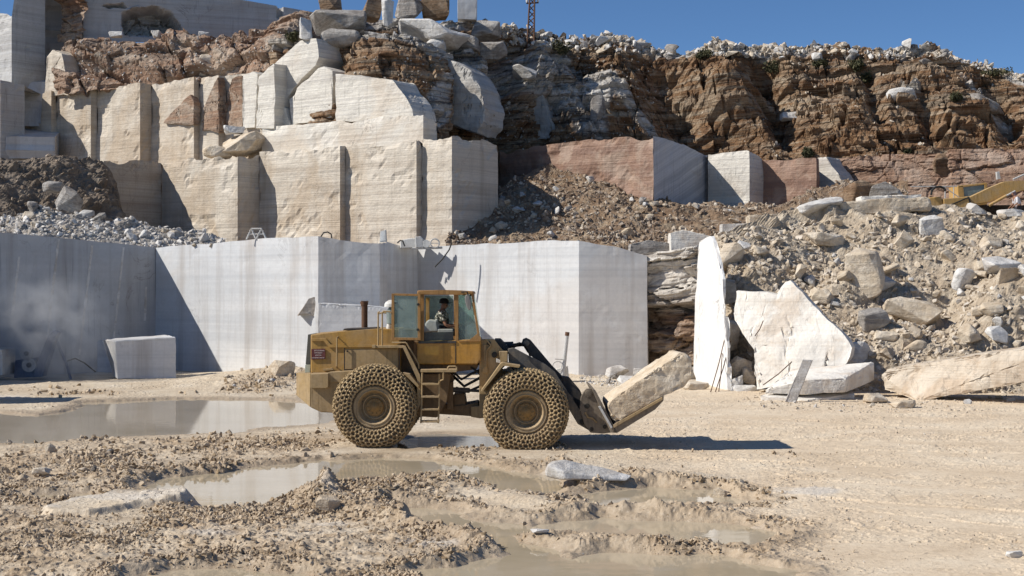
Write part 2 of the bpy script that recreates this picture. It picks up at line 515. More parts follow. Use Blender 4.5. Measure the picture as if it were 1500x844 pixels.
M['grille'] = simple('grille_grey', (.075, .08, .075), .6, dirt=(.2, .17, .12), dirt_amt=.3)
M['lamp'] = simple('pale_lamp', (.42, .46, .38), .4, dirt=MUD, dirt_amt=.3)
M['rust'] = simple('rusty_pipe', (.13, .065, .035), .8, dirt=(.09, .05, .03), dirt_amt=.5, up=0)
M['frame'] = simple('door_frame_brown', (.33, .17, .05), .5, dirt=(.36, .23, .11), dirt_amt=.4)
M['maroon'] = simple('maroon_plate', (.11, .018, .022), .5, dirt=MUD, dirt_amt=.15, up=0)
M['plateink'] = simple('pale_lettering', (.6, .5, .48), .6, dirt=MUD, dirt_amt=.15, up=0)
M['whiteplastic'] = simple('white_plastic', (.75, .74, .7), .4, dirt=(.4, .33, .24), dirt_amt=.25)
M['seat'] = simple('seat_fabric', (.42, .46, .44), .8, dirt=(.3, .27, .2), dirt_amt=.4)
M['mirror'] = simple('mirror_shell', (.2, .2, .2), .5, dirt=MUD, dirt_amt=.3)
M['exyellow'] = simple('excavator_yellow', (.48, .29, .09), .6, dirt=(.42, .32, .2), dirt_amt=.6)
M['galv'] = simple('galvanised_steel', (.5, .5, .49), .5, dirt=(.5, .45, .38), dirt_amt=.3)
M['bluesteel'] = simple('blue_painted_steel', (.06, .09, .19), .5, dirt=(.3, .3, .32), dirt_amt=.4)
M['glass'] = glassmat('cab_glass', (.74, .86, .82), .22)
M['darkglass'] = glassmat('dark_glass', (.25, .3, .31), .45)
M['skin'] = simple('skin', (.3, .15, .09), .6, dirt=(.25, .13, .08), dirt_amt=.2, up=0)
M['capcloth'] = simple('black_cap_cloth', (.012, .012, .014), .9, dirt=(.03, .03, .03), dirt_amt=.3, up=0)
M['trouser'] = simple('dark_trouser', (.03, .032, .045), .9, dirt=(.1, .09, .08), dirt_amt=.3, up=0)
M['whitecloth'] = simple('white_shirt_cloth', (.68, .66, .68), .9, dirt=(.5, .46, .42), dirt_amt=.3, up=0)
M['scarf'] = simple('mauve_scarf', (.2, .14, .15), .9, dirt=(.15, .1, .1), dirt_amt=.3, up=0)


def camo():
    s = NT('patterned_shirt')
    p = s.n('ShaderNodeTexCoord').outputs['Object']
    v = s.noise(p, 16, 2, .5)
    c = s.ramp(v, [(.42, (.05, .055, .045)), (.5, (.3, .3, .24)), (.58, (.62, .6, .52))], 'CONSTANT')
    return s.out(c, .9)


M['shirt'] = camo()


def mudmat():
    s = NT('quarry_mud')
    p = s.pos()
    clod, wet, dry = s.attr('clod'), s.attr('wet'), s.attr('dry')
    n1 = s.noise(p, .5, 7, .62, .4)
    n2 = s.noise(p, 4, 6, .68)
    base = s.ramp(n1, [(.3, (.48, .385, .275)), (.5, (.57, .475, .35)), (.7, (.64, .56, .445))])
    dryc = s.ramp(n1, [(.3, (.58, .455, .315)), (.5, (.66, .535, .385)), (.7, (.72, .61, .46))])
    c = s.mix(dry, base, dryc)
    clc = s.ramp(n2, [(.3, (.22, .15, .085)), (.55, (.37, .27, .17)), (.75, (.52, .42, .3))])
    c = s.mix(s.math('MULTIPLY', clod, .85), c, clc)
    c = s.mix(s.math('MULTIPLY', wet, .75), c, (.33, .25, .165))
    sl = s.attr('slurry')
    c = s.mix(sl, c, (.6, .55, .48))
    c = s.mix(s.math('MULTIPLY', s.ramp(n2, [(.3, 1), (.5, 0)]), .3), c, (.26, .18, .105))
    n3 = s.noise(p, 16, 4, .65)
    c = s.mix(s.math('MULTIPLY', s.ramp(n3, [(.3, 1), (.45, 0)]), .35), c, (.3, .21, .125))
    c = s.mix(s.math('MULTIPLY', s.ramp(n3, [(.58, 0), (.7, 1)]), .3), c, (.72, .64, .52))
    r = s.math('SUBTRACT', .92, s.math('MULTIPLY', wet, .55))
    nrm = s.bump(s.noise(p, 9, 6, .72), .55, .05)
    nrm = s.bump(s.noise(p, 40, 3, .7), .3, .012, nrm)
    return s.out(c, r, nrm, spec=.35)


def watermat():
    s = NT('muddy_water')
    p = s.pos()
    n = s.noise(p, .6, 4, .6)
    c = s.ramp(n, [(.35, (.4, .33, .225)), (.65, (.48, .4, .29))])
    nrm = s.bump(s.noise(s.map(p, (1.2, 2.2, 1)), 1.6, 3, .5), .045, .04)
    return s.out(c, .04, nrm, spec=.42, IOR=1.33)


M['mud'] = mudmat()
M['water'] = watermat()
# ------------------------------------------------------------------ quarry walls
DA, DB = np.array([.8, -.6]), np.array([.6, .8])       # the two cutting directions of the quarry (lit faces, shaded faces)


def hit(Q, d, px):
    k = (px - CX) / F
    t = (k * Q[1] - Q[0]) / (d[0] - k * d[1])
    return Q + t * d


def trace(px0, Y0, steps):
    Q = np.array([(px0 - CX) * Y0 / F, Y0])
    out = [Q]
    for s, px in steps:
        d = DA if s == 'a' else DB if s == 'b' else np.array(s, float) / np.hypot(*s)
        Q = hit(Q, d, px)
        out.append(Q)
    return out


def cut_wall(name, label, pts, tops, zbot, mat, back=9., res=.22, amp=.018, chip=.16, seed=1, group=None, cat='rock face', slope=0.02):
    """a sawn bench of rock: vertical faces along the plan polyline pts, a rough chipped brow and a top running back"""
    tp = np.array(tops, float)
    cols = []
    for i in range(len(pts) - 1):
        a, b = pts[i], pts[i + 1]
        n = max(2, int(np.hypot(*(b - a)) / res))
        for k in range(n + (1 if i == len(pts) - 2 else 0)):
            cols.append((*(a + (b - a) * k / n), i if k else i - .5))
    cols = np.array(cols)
    nc = len(cols)
    pxs = CX + cols[:, 0] / cols[:, 1] * F
    zt = CH - (np.interp(pxs, tp[:, 0], tp[:, 1]) - HY) * cols[:, 1] / F
    jag = fbm(np.c_[cols[:, :2] * 1.1, np.zeros(nc)], 4, seed)
    jag2 = fbm(np.c_[cols[:, :2] * .45, np.ones(nc)], 2, seed + 3)
    zt = zt - chip * np.clip(jag + .1, 0, 1) * 1.6 - chip * 2.5 * np.clip(jag2 - .25, 0, 1)
    arc = np.r_[0, np.cumsum(np.hypot(*np.diff(cols[:, :2], axis=0).T))]
    cor = np.array([arc[j] for j in range(nc) if cols[j, 2] != int(cols[j, 2]) and 0 < j < nc - 1] or [1e9])
    cd = np.min(np.abs(arc[:, None] - cor[None]), axis=1)
    segn = []
    for i in range(len(pts) - 1):
        d = (pts[i + 1] - pts[i]) / np.hypot(*(pts[i + 1] - pts[i]))
        segn.append(np.array([d[1], -d[0]]))
    nrm = np.zeros((nc, 2))
    for j in range(nc):
        i = cols[j, 2]
        if i == int(i): nrm[j] = segn[int(i)]
        else:
            a, b = segn[max(0, int(i - .5))], segn[min(len(segn) - 1, int(i + .5))]
            nrm[j] = (a + b) / 2
    nr = max(4, int((zt.max() - zbot) / res))
    rows = []
    for r in range(nr + 1):
        t = r / nr
        z = zbot + (zt - zbot) * t
        p3 = np.c_[cols[:, :2], z]
        d = amp * fbm(p3 * .9, 4, seed + 11) + amp * 1.5 * fbm(p3 * .25, 2, seed + 12)
        # broken brow: the top half metre falls back in patches
        brow = np.clip((z - (zt - .55)) / .55, 0, 1)
        d = d - brow * chip * 1.2 * np.clip(fbm(p3 * np.array([1.6, 1.6, 1.1]), 3, seed + 20) + .15, 0, 1)
        d = d - (1 - t) ** 2 * -slope * 3
        d = d - np.exp(-cd / .2) * chip * .7 * np.clip(fbm(p3 * np.array([.3, .3, 1.1]), 3, seed + 21) + .1, 0, 1)
        d = d - .3 * chip * sstep(fbm(p3 * .8, 4, seed + 23), .28, .4)
        rows.append(np.c_[cols[:, :2] + nrm * d[:, None], z])
    for k, dd in enumerate((.5, 1.2, 2.2, back)):
        q = np.c_[cols[:, 0], cols[:, 1] + dd, zt]
        q[:, 2] -= .12 + .14 * np.abs(fbm(q * .8, 3, seed + 30)) * min(1, dd)
        rows.append(q)
    q = rows[-1].copy(); q[:, 2] = zbot
    rows.append(q)
    V = np.concatenate(rows)
    me = mesh_np(V, grid_quads(nc, len(rows)))
    o = link(name, me, mat)
    recentre(o)
    return tag(o, label, cat, group, 'thing')


def face_slab(name, label, outline, px0, Y0, d, thick, mat, seed=1, res=.3, amp=.05, lean=0.0, edge=.05, group=None, cat='rock slab', jit=.06):
    """a slab of given real thickness whose front face lies in the vertical plane through (px0,Y0) along d, optionally leaning back"""
    d = np.array(d, float) / np.hypot(*d)
    Q = np.array([(px0 - CX) * Y0 / F, Y0])
    nrm = np.array([d[1], -d[0], 0.])
    pts = []
    rnd = random.Random(seed)
    n = len(outline)
    for i in range(n):
        a, b = np.array(outline[i], float), np.array(outline[(i + 1) % n], float)
        m = max(1, int(np.hypot(*(b - a)) / 9))
        for k in range(m):
            q = a + (b - a) * k / m
            if k: q = q + np.array([rnd.uniform(-1, 1), rnd.uniform(-1, 1)]) * 1.2 * (jit / .06)
            # intersect the viewing ray with the (leaning) plane n.(x-Q) = lean*(z-z0)
            r = np.array([(q[0] - CX) / F, 1.0, -(q[1] - HY) / F])
            q0 = np.array([Q[0], Q[1], 0.])
            N = nrm + np.array([0, 0, lean])
            o0 = np.array([0, 0, CH])
            t = N.dot(q0 - o0) / N.dot(r)
            pts.append(o0 + r * t)
    bm = bmesh.new()
    add_prism(bm, pts, -nrm * thick)
    refine(bm, res)
    roughen(bm, amp, .8, seed, 4, edge)
    o = link(name, bm_mesh(bm), mat)
    recentre(o)
    return tag(o, label, cat, group, 'thing')


WALLS = []
# ---- level 1, the pale walls round the quarry floor
w1 = trace(-230, 54.0, [])
C0 = np.array([-16.3, 65.0])
L0 = C0 - DB * 18
WALLS.append(cut_wall('quarry_wall', 'shaded grey lower quarry wall with vertical pale saw stripes behind the dust', [L0, C0], [(-260, 318), (0, 340), (228, 362)], -.5, M['wetshade'], back=6, seed=3, chip=.03, amp=.006))
T = trace(228, 65.0, [('a', 466), ((1, .1), 556), ((.05, 1), 567)])
WALLS.append(cut_wall('quarry_wall', 'bright white lower wall crossed by a slanting shadow, corner behind the loader hood', T, [(228, 362), (300, 357), (388, 349), (466, 346), (500, 351), (556, 355), (567, 356)], -.5, M['white'], back=7, seed=4, chip=.035, amp=.006))
T2 = trace(566, T[-1][1], [('b', 612)])
WALLS.append(cut_wall('quarry_wall', 'narrow grey recessed wall in shade between the two bright white walls', T2, [(566, 354), (612, 364)], -.5, M['white'], back=5, seed=5, chip=.03, amp=.006))
T3 = trace(612, T2[-1][1], [('a', 848), ((1, .05), 948), ((.12, 1), 958)])
WALLS.append(cut_wall('quarry_wall', 'bright white lower wall directly behind the loader arm with grey drilled flank', T3, [(612, 363), (700, 357), (848, 350), (905, 362), (948, 374), (958, 378)], -.5, M['white'], back=6, seed=6, chip=.035, amp=.006))

# ---- level 2, cream benches
K = [('a', 348), ('b', 380), ('a', 498), ('b', 506), ('a', 610), ('b', 618), ('a', 662), ('b', 729)]
Y0 = 88.0
for _ in range(30):                                    # choose the start depth so that the right corner stands at Y = 75
    TT = trace(237, Y0, K)
    Y0 += (75.0 - TT[-2][1]) * .8
TT = trace(237, Y0, K)
J0 = TT[0]
z2 = 4.8
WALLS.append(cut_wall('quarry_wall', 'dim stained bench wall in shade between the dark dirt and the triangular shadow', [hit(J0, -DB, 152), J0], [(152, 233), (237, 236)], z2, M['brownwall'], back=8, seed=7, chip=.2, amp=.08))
WALLS.append(cut_wall('quarry_wall', 'cream bench wall with a big triangular shadow and a broken foot', TT[0:3], [(237, 236), (300, 229), (348, 224), (380, 226)], z2, M['cream'], back=8, seed=8, chip=.24))
WALLS.append(cut_wall('quarry_wall', 'cream bench wall stained rusty at its brow, split by a thin saw slot', TT[2:5], [(380, 222), (440, 219), (498, 214), (506, 214)], z2, M['cream'], back=8, seed=9, chip=.24))
WALLS.append(cut_wall('quarry_wall', 'tall cream bench wall standing between two narrow dark steps', TT[4:7], [(506, 213), (560, 209), (610, 204), (618, 204)], z2, M['cream'], back=8, seed=10, chip=.22))
WALLS.append(cut_wall('quarry_wall', 'corner block of the cream bench with a wide shaded right flank', TT[6:9], [(618, 202), (640, 198), (662, 197), (700, 200), (729, 212)], z2, M['cream'], back=9, seed=12, chip=.26))

# ---- level 3 row of sawn bays at the left
K3 = [('a', 75), ('b', 83), ('a', 133), ('b', 142), ('a', 205), ('b', 222), ('a', 284), ('b', 292), ('a', 320), ('b', 329), ('a', 396)]
Y3 = 96.0
for _ in range(30):
    T4 = trace(35, Y3, K3)
    Y3 += (84.6 - T4[-1][1]) * .8
T4 = trace(35, Y3, K3)
z3 = 10.4
bay = [((0, 3), [(35, 177), (60, 176), (62, 131), (75, 130), (81, 131)], 'leftmost sawn bay with a low step on its left side'),
       ((2, 5), [(81, 127), (133, 124), (140, 126)], 'narrow sawn cream bay second in the upper row'),
       ((4, 7), [(140, 125), (205, 121), (221, 124)], 'widest sawn cream bay beside the wide dark step'),
       ((6, 9), [(221, 124), (285, 112), (291, 118)], 'sawn cream bay with a torn brown patch at its right'),
       ((8, 12), [(291, 114), (321, 110), (352, 108)], 'last sawn bay, mostly torn brown rock, beside the leaning pale slabs')]
for (a, b), tops, lab in bay:
    WALLS.append(cut_wall('quarry_wall', lab, T4[a:b], tops, z3, M['cream'], back=6, seed=20 + a, chip=.24, group='sawn bays of the upper bench'))

# ---- the pale strip and torn slabs of the central mass
QS = trace(620, 76.9, [])[0]
SL = hit(QS, DA, 384)
S_up = trace(384, SL[1], [('a', 620), ('b', 640)])
WALLS.append(cut_wall('quarry_wall', 'long low pale banded step between cream bench and torn slabs', S_up, [(384, 186), (470, 180), (560, 169), (620, 165), (640, 180)], z3, M['pale'], back=5, seed=31, chip=.2))
face_slab('rock_slab', 'tall tilted banded slab left of the diagonal brown crack', [(402, 93), (440, 60), (463, 56), (467, 84), (462, 96), (438, 118), (424, 138), (417, 150), (405, 145)], 620, 78.2, DA, 2.5, M['pale'], 1)
face_slab('rock_slab', 'banded slab between the diagonal brown crack and the dark vertical slot', [(424, 146), (442, 122), (466, 100), (474, 97), (487, 104), (485, 172), (428, 184)], 620, 77.9, DA, 2.2, M['pale'], 2)
face_slab('rock_slab', 'widest banded slab right of the dark vertical slot', [(491, 108), (520, 110), (575, 117), (582, 132), (598, 148), (604, 160), (606, 174), (492, 178)], 620, 77.6, DA, 2.0, M['pale'], 3)
face_slab('rock_slab', 'low pale slab wedged under the tall tilted slab', [(402, 150), (418, 158), (426, 186), (402, 190)], 620, 77.8, DA, 1.6, M['pale'], 4)
face_slab('rock_slab', 'thin bright upright slab beside the torn brown bay', [(356, 110), (370, 104), (377, 108), (373, 187), (356, 188)], 390, 84.4, DA, 1.6, M['pale'], 5)
face_slab('rock_slab', 'bright upright slab with a cracked edge left of the tall tilted slab', [(379, 112), (401, 92), (403, 150), (401, 188), (375, 188)], 395, 84.0, DA, 1.6, M['pale'], 6)

# ---- the tower of blocks at the left edge
LF = (.18, -1)
WALLS.append(cut_wall('quarry_wall', 'grey banded tower of rock at the left edge of the quarry', trace(-70, 98, [('a', 17), ('b', 66)]), [(-70, 25), (17, 17), (30, -40), (66, -40)], 8, M['greyband'], back=8, seed=41))
WALLS.append(cut_wall('quarry_wall', 'lower grey banded step at the foot of the left tower', trace(-60, 93, [('a', 0), ('b', 36)]), [(-60, 118), (0, 117), (36, 124)], 8, M['greyband'], back=8, seed=42))
face_slab('rock_slab', 'tall narrow slab shining white beside the grey left tower', [(62, -30), (90, -30), (88, 40), (86, 72), (76, 78), (66, 130), (62, 128)], 62, 99, LF, 3, M['white'], 7, res=.5)
face_slab('rock_slab', 'leaning white slab with shaded notch left of the first sawn bay', [(35, 120), (52, 98), (56, 118), (50, 178), (30, 184)], 35, 95, LF, 3, M['white'], 8)
face_slab('rock_slab', 'small white sloping slab at the bottom of the left tower', [(8, 200), (33, 180), (36, 230), (9, 231)], 10, 91, LF, 3, M['white'], 9)
face_slab('rock_slab', 'pointed cream slab standing on the first sawn bay', [(64, 140), (66, 126), (70, 80), (76, 72), (90, 78), (98, 112), (101, 127), (100, 140)], 75, T4[1][1] + .35, DA, 1.2, M['cream'], 10)

# ---- blocks of the red bench on the right
KR = trace(729, 86.5, [('a', 957), ('b', 1037)])
WALLS.append(cut_wall('quarry_wall', 'long red-brown bench wall ending in a grey diagonally sawn flank', KR[:2], [(729, 218), (800, 212), (870, 203), (957, 198)], 7, M['redcut'], back=7, seed=51, amp=.12, chip=.2))
WALLS.append(cut_wall('quarry_wall', 'grey diagonally sawn flank at the end of the red bench', KR[1:], [(957, 198), (1000, 211), (1037, 225)], 7, M['sawn'], back=5, seed=52, chip=.1))
KR2 = trace(1037, KR[-1][1] - .6, [('a', 1098), ('b', 1127)])
WALLS.append(cut_wall('quarry_wall', 'white banded block with a torn brown hole next to the sawn flank', KR2, [(1037, 224), (1095, 220), (1110, 226), (1127, 240)], 7, M['pale'], back=5, seed=53, chip=.12))
KR3 = trace(1116, KR2[-1][1] - .5, [('a', 1196), ('b', 1200), ('a', 1232)])
WALLS.append(cut_wall('quarry_wall', 'short red block standing before the brown cliff', KR3[:3], [(1116, 235), (1196, 231), (1200, 232)], 7, M['redcut'], back=5, seed=54, amp=.1))
face_slab('rock_slab', 'white triangular sawn slab between the red blocks', [(1197, 231), (1210, 229), (1233, 264), (1233, 275), (1196, 275)], 1200, 84.6, DA, 2, M['pale'], 55)
KR3_END = KR3[-1]


# ------------------------------------------------------------------ rough natural rock
def relief(name, prof, nu_res, disp, mat, back=10., curve=1.0, seed=1, label=None, cat='cliff', kind=None, attr=None, rows_back=6, drop=0.2):
    """rough rock surface. prof rows: (px, py_bottom, Y_bottom, py_top, Y_top)"""
    pr = np.array(prof, float)
    px0, px1 = pr[0, 0], pr[-1, 0]
    Ym = pr[:, 2].mean()
    nu = int((px1 - px0) * Ym / F / nu_res)
    hgt = np.max((pr[:, 1] - pr[:, 3])) * Ym / F
    dep = np.max(np.abs(pr[:, 4] - pr[:, 2]))
    nv = max(4, int(np.hypot(hgt, dep) / nu_res))
    px = np.linspace(px0, px1, nu)
    I = [np.interp(px, pr[:, 0], pr[:, k]) for k in range(1, 5)]
    # smooth wiggle in the skyline and foot
    B = np.stack([(px - CX) * I[1] / F, I[1], CH - (I[0] - HY) * I[1] / F], -1)
    Tp = np.stack([(px - CX) * I[3] / F, I[3], CH - (I[2] - HY) * I[3] / F], -1)
    t = np.linspace(0, 1, nv)[:, None, None]
    base = B[None] + (Tp - B)[None] * t
    if curve != 1.0:                                # steep foot, flatter crest
        Yc = I[1][None] + (I[3] - I[1])[None] * t[..., 0] ** curve
        pyc = I[0][None] + (I[2] - I[0])[None] * t[..., 0]
        base = np.stack([(px[None] - CX) * Yc / F, Yc, CH - (pyc - HY) * Yc / F], -1)
    du = np.gradient(base, axis=1)
    dv = np.gradient(base, axis=0)
    N = np.cross(du, dv)
    N /= np.linalg.norm(N, axis=2, keepdims=True) + 1e-9
    flat = base.reshape(-1, 3)
    ppx = CX + flat[:, 0] / flat[:, 1] * F
    ppy = HY - (flat[:, 2] - CH) * F / flat[:, 1]
    res = disp(flat, ppx, ppy, np.repeat(np.linspace(0, 1, nv), nu))
    d, at = res if isinstance(res, tuple) else (res, None)
    V = flat + N.reshape(-1, 3) * d[:, None]
    rows = [V]
    top = V.reshape(nv, nu, 3)[-1]
    for k in range(1, rows_back + 1):
        q = top.copy()
        q[:, 1] += back * (k / rows_back) ** 1.5
        q[:, 0] = q[:, 0] * q[:, 1] / top[:, 1]
        q[:, 2] -= drop * k
        q[:, 2] += .3 * fbm(q * .7, 3, seed + 77)
        rows.append(q)
    V = np.concatenate(rows)
    me = mesh_np(V, grid_quads(nu, nv + rows_back))
    if attr:
        a = np.concatenate([at, np.tile(at.reshape(nv, nu)[-1], rows_back)])
        set_attr(me, attr, a)
    o = link(name, me, mat)
    return tag(o, label, cat if kind is None else None, None, kind or 'thing')


def bump2(px, py, cx, cy, rx, ry, rot=0.):
    c, s = math.cos(rot), math.sin(rot)
    x, y = px - cx, py - cy
    u, v = (x * c + y * s) / rx, (-x * s + y * c) / ry
    return np.exp(-(u * u + v * v))


def blocky(p, seed, a=1., su=3.4, sv=2.4, strata=.4, tilt=.05, s_amp=.6, tl=1.0):
    w = fbm(p * .22, 3, seed) * 1.2
    u, v = p[:, 0] + .35 * p[:, 1] + w, p[:, 2] + tilt * p[:, 0] + .35 * w
    uj, vj = u + .25 * fbm(p * 1.1, 3, seed + 8), v + .2 * fbm(p * 1.3, 3, seed + 9)
    c1, f1, e1, t1 = worley(uj / su, vj / sv, seed, True)
    c2, f2, e2, t2 = worley(uj / 1.3 + 3, vj / .62, seed + 1, True)
    d = 1.25 * (c1 - .5) + .9 * tl * t1 + .5 * (c2 - .5) + .3 * tl * t2 - .9 * (1 - sstep(e1, 0, .07)) - .14 * (1 - sstep(e2, 0, .12))
    vv = v + .12 * fbm(p * .7, 2, seed + 4)
    for k, (th, am, wd) in enumerate(((strata * 1.7, .6, 3.1), (strata * .7, .45, 1.7))):
        ls = vv / th
        L = np.floor(ls).astype(np.int64)
        hh = _hash(L, np.floor((u + .3 * fbm(p * 1.4, 2, seed + 30 + k)) / wd + L * .37).astype(np.int64), np.zeros(len(L), np.int64), seed + 2 + k)
        fr = ls - L
        d += s_amp * am * (hh - .5) - s_amp * .45 * am * (1 - sstep(fr, .0, .22)) * sstep(fbm(p * .6, 2, seed + 33 + k), -.25, .2)
    d += .35 * fbm(p * .35, 3, seed + 5) + .14 * fbm(p * 1.6, 4, seed + 6) + .07 * fbm(p * 6, 2, seed + 7)
    return a * d


def layered(p, seed, a, th, lean, su=3.0, sv=2.2):
    """blocky rock cut into beds: inside each bed the face is upright, between beds lie ledges"""
    vv = p[:, 2] + .05 * p[:, 0] + .35 * fbm(p * .25, 2, seed + 50) + .06 * fbm(p * 1.5, 2, seed + 51)
    ls = vv / th
    L = np.floor(ls)
    off = vv - (L + .5) * th
    q = p.copy()
    q[:, 2] -= off
    d = .8 * blocky(q, seed, 1., su, sv, .5, s_amp=.5, tl=.45)
    u = p[:, 0] + .35 * p[:, 1]
    for k, wd in enumerate((2.6, .9)):
        cell = np.floor((u + .4 * fbm(p * 1.2, 2, seed + 60 + k)) / wd + L * .417).astype(np.int64)
        d += (.42, .24)[k] * (_hash(L.astype(np.int64), cell, np.zeros(len(L), np.int64), seed + 70 + k) - .5)
    big_c = np.floor((u + .8 * fbm(p * .5, 2, seed + 64)) / 3.4 + np.floor(L / 3) * .317).astype(np.int64)
    d += 1.1 * (_hash(np.floor(L / 3).astype(np.int64), big_c, np.zeros(len(L), np.int64), seed + 75) - .5)
    d += off * lean
    d -= .3 * (1 - sstep(np.abs(off) / th, .5, .36))
    return a * (d + .06 * fbm(p * 3, 3, seed + 80))


def seg(px, py, x0, y0, x1, y1, w):
    ex, ey = x1 - x0, y1 - y0
    t = np.clip(((px - x0) * ex + (py - y0) * ey) / (ex * ex + ey * ey), 0, 1)
    return np.exp(-((px - x0 - t * ex) ** 2 + (py - y0 - t * ey) ** 2) / w ** 2)


def cliff_disp(p, px, py, t):
    d = layered(p, 5, 1., .36, .42)
    # buttresses and gullies seen in the photo
    d += 1.9 * bump2(px, py, 675, 130, 42, 75, -.25)
    d -= 2.6 * seg(px, py, 716, 95, 738, 215, 20)
    d += 1.5 * seg(px, py, 775, 100, 860, 200, 34)
    d += 1.2 * bump2(px, py, 905, 150, 36, 60)
    d -= 2.4 * seg(px, py, 968, 110, 1010, 215, 34)
    d -= 1.2 * seg(px, py, 1010, 150, 1090, 220, 22)
    d += 1.3 * seg(px, py, 1052, 95, 1060, 135, 34) + 1.1 * seg(px, py, 1075, 140, 1135, 205, 30)
    d -= 2.2 * seg(px, py, 1115, 100, 1150, 200, 20)
    d += .8 * bump2(px, py, 1255, 165, 70, 55)
    d -= 1.2 * seg(px, py, 1270, 120, 1290, 190, 10)
    d += 1.1 * bump2(px, py, 1340, 118, 70, 24)
    d -= 1.2 * seg(px, py, 1352, 150, 1372, 215, 10)
    d += .7 * bump2(px, py, 1420, 175, 45, 50)
    d -= 1.4 * seg(px, py, 1462, 150, 1480, 200, 14)
    d -= 1.0 * seg(px, py, 800, 90, 845, 120, 12) + .9 * seg(px, py, 1180, 85, 1215, 120, 18)
    # loose stony top
    tp = sstep(t, .8, .9)
    st = .5 * stones(p[:, 0] / .9, p[:, 2] / .7, 3, .5, 1.4) + .3 * stones(p[:, 0] / .4, p[:, 2] / .3, 4, .6, 1.4)
    d = d * (1 - .6 * tp) + tp * st
    n = fbm(p * .3, 4, 40)
    pale = .95 * bump2(px, py, 672, 130, 48, 80, -.25) + .8 * seg(px, py, 770, 105, 850, 195, 38) + .7 * seg(px, py, 820, 90, 960, 190, 12)
    pale += .5 * bump2(px, py, 872, 160, 22, 40) + .8 * bump2(px, py, 1335, 140, 26, 12) + .8 * seg(px, py, 1400, 125, 1470, 170, 9)
    pale += .5 * sstep(t, .86, .95)
    pale = sstep(pale + .5 * n, .42, .62)
    return d, pale


cliff = relief('cliff', [(500, 222, 86, 34, 91), (585, 222, 84.5, 28, 91), (640, 225, 84.5, 32, 92), (700, 230, 87, 32, 94), (735, 232, 90, 42, 96), (790, 235, 92, 46, 99), (850, 235, 93, 56, 100), (900, 235, 93, 56, 100),
                         (1000, 240, 92, 72, 99), (1100, 245, 91, 70, 98), (1200, 250, 90, 68, 97), (1300, 250, 89, 70, 96), (1370, 250, 88, 66, 96), (1400, 250, 88, 80, 95), (1450, 250, 88, 99, 94), (1500, 250, 87, 112, 92), (1580, 250, 86, 122, 91)],
               .062, cliff_disp, M['cliff'], back=25, seed=2, kind='structure', attr='pale')


def mass_disp(p, px, py, t):
    d = layered(p, 15, .55, .42, .3, 3.2, 2.0)
    d -= .8 * seg(px, py, 470, 90, 500, 105, 14)
    d += .8 * bump2(px, py, 570, 100, 50, 40)
    pale = sstep(.5 * fbm(p * .5, 3, 44) + .8 * bump2(px, py, 640, 150, 24, 60) + .8 * sstep(t, .85, .97), .4, .6)
    return d, pale


relief('rock_mass', [(395, 200, 86, 60, 88), (440, 195, 84.6, 52, 87), (470, 190, 82.6, 66, 85.5), (500, 195, 81.2, 48, 84.5), (540, 195, 80.4, 42, 84), (580, 195, 79.8, 46, 84), (610, 200, 79.4, 56, 84), (640, 205, 79.9, 68, 84.5), (665, 215, 81, 78, 85.5)],
       .07, mass_disp, M['cliff'], back=9, seed=3, label='brown layered rock rising above the pale torn slabs', cat='rock outcrop', attr='pale')


def band_disp(p, px, py, t):
    d = blocky(p, 25, .8, 3.5, 1.8, .5, s_amp=.2)
    d += 1.0 * seg(px, py, 380, 110, 445, 40, 22) + .8 * bump2(px, py, 130, 65, 30, 14) - .9 * seg(px, py, 110, 95, 250, 125, 12)
    d -= .6 * seg(px, py, 300, 80, 320, 105, 8)
    return d


relief('rock_band', [(84, 140, 92, 62, 94), (110, 135, 91, 50, 94), (170, 133, 90.5, 50, 94), (205, 131, 90.3, 53, 94), (260, 130, 90, 53, 94), (310, 128, 89.5, 49, 93), (350, 125, 89, 44, 93), (390, 120, 88.5, 42, 92.5), (420, 110, 88, 27, 92), (455, 105, 88, 26, 92), (480, 100, 88, 40, 92)],
       .085, band_disp, M['redband'], back=8, seed=4, label='rough red and cream rock band above the row of sawn bays', cat='rock outcrop')


def cave_disp(p, px, py, t):
    d = .03 * fbm(p * .9, 4, 61) - 2.2 * sstep(-poly_sd(px, py, [(178, 20), (195, 12), (225, 9), (250, 18), (262, 36), (272, 52), (180, 52)]) + 3 * fbm(p * 1.5, 3, 62), 0, 4)
    d += .5 * sstep(-poly_sd(px, py, [(178, 20), (195, 12), (225, 9), (250, 18), (262, 36), (272, 52), (180, 52)]), -3, 3) * blocky(p, 66, 1, 1.6, 1., .3)
    d -= .5 * sstep(-poly_sd(px, py, [(405, 0), (414, 0), (417, 25), (405, 28)]) + 2 * fbm(p * 2, 2, 63), 0, 3)
    d -= .6 * sstep(-poly_sd(px, py, [(150, 8), (180, 4), (186, 12), (160, 12)]) + 2 * fbm(p * 2, 2, 64), 0, 3)
    return d


relief('quarry_wall', [(122, 62, 96, -40, 96.2), (460, 62, 100.8, 18, 101)], .1, cave_disp, M['greyband'], back=10, seed=5, label='topmost grey banded wall in shade with a dark broken hollow', cat='rock face')
relief('rock_band', [(86, 62, 97, -40, 97.2), (105, 62, 96.2, -40, 96.4), (126, 62, 95.6, -40, 95.8)], .1, lambda p, px, py, t: blocky(p, 65, .35, 2, 1, .3), M['redband'], back=6, seed=6, label='brown torn end of the topmost wall beside the white narrow slab', cat='rock outcrop')


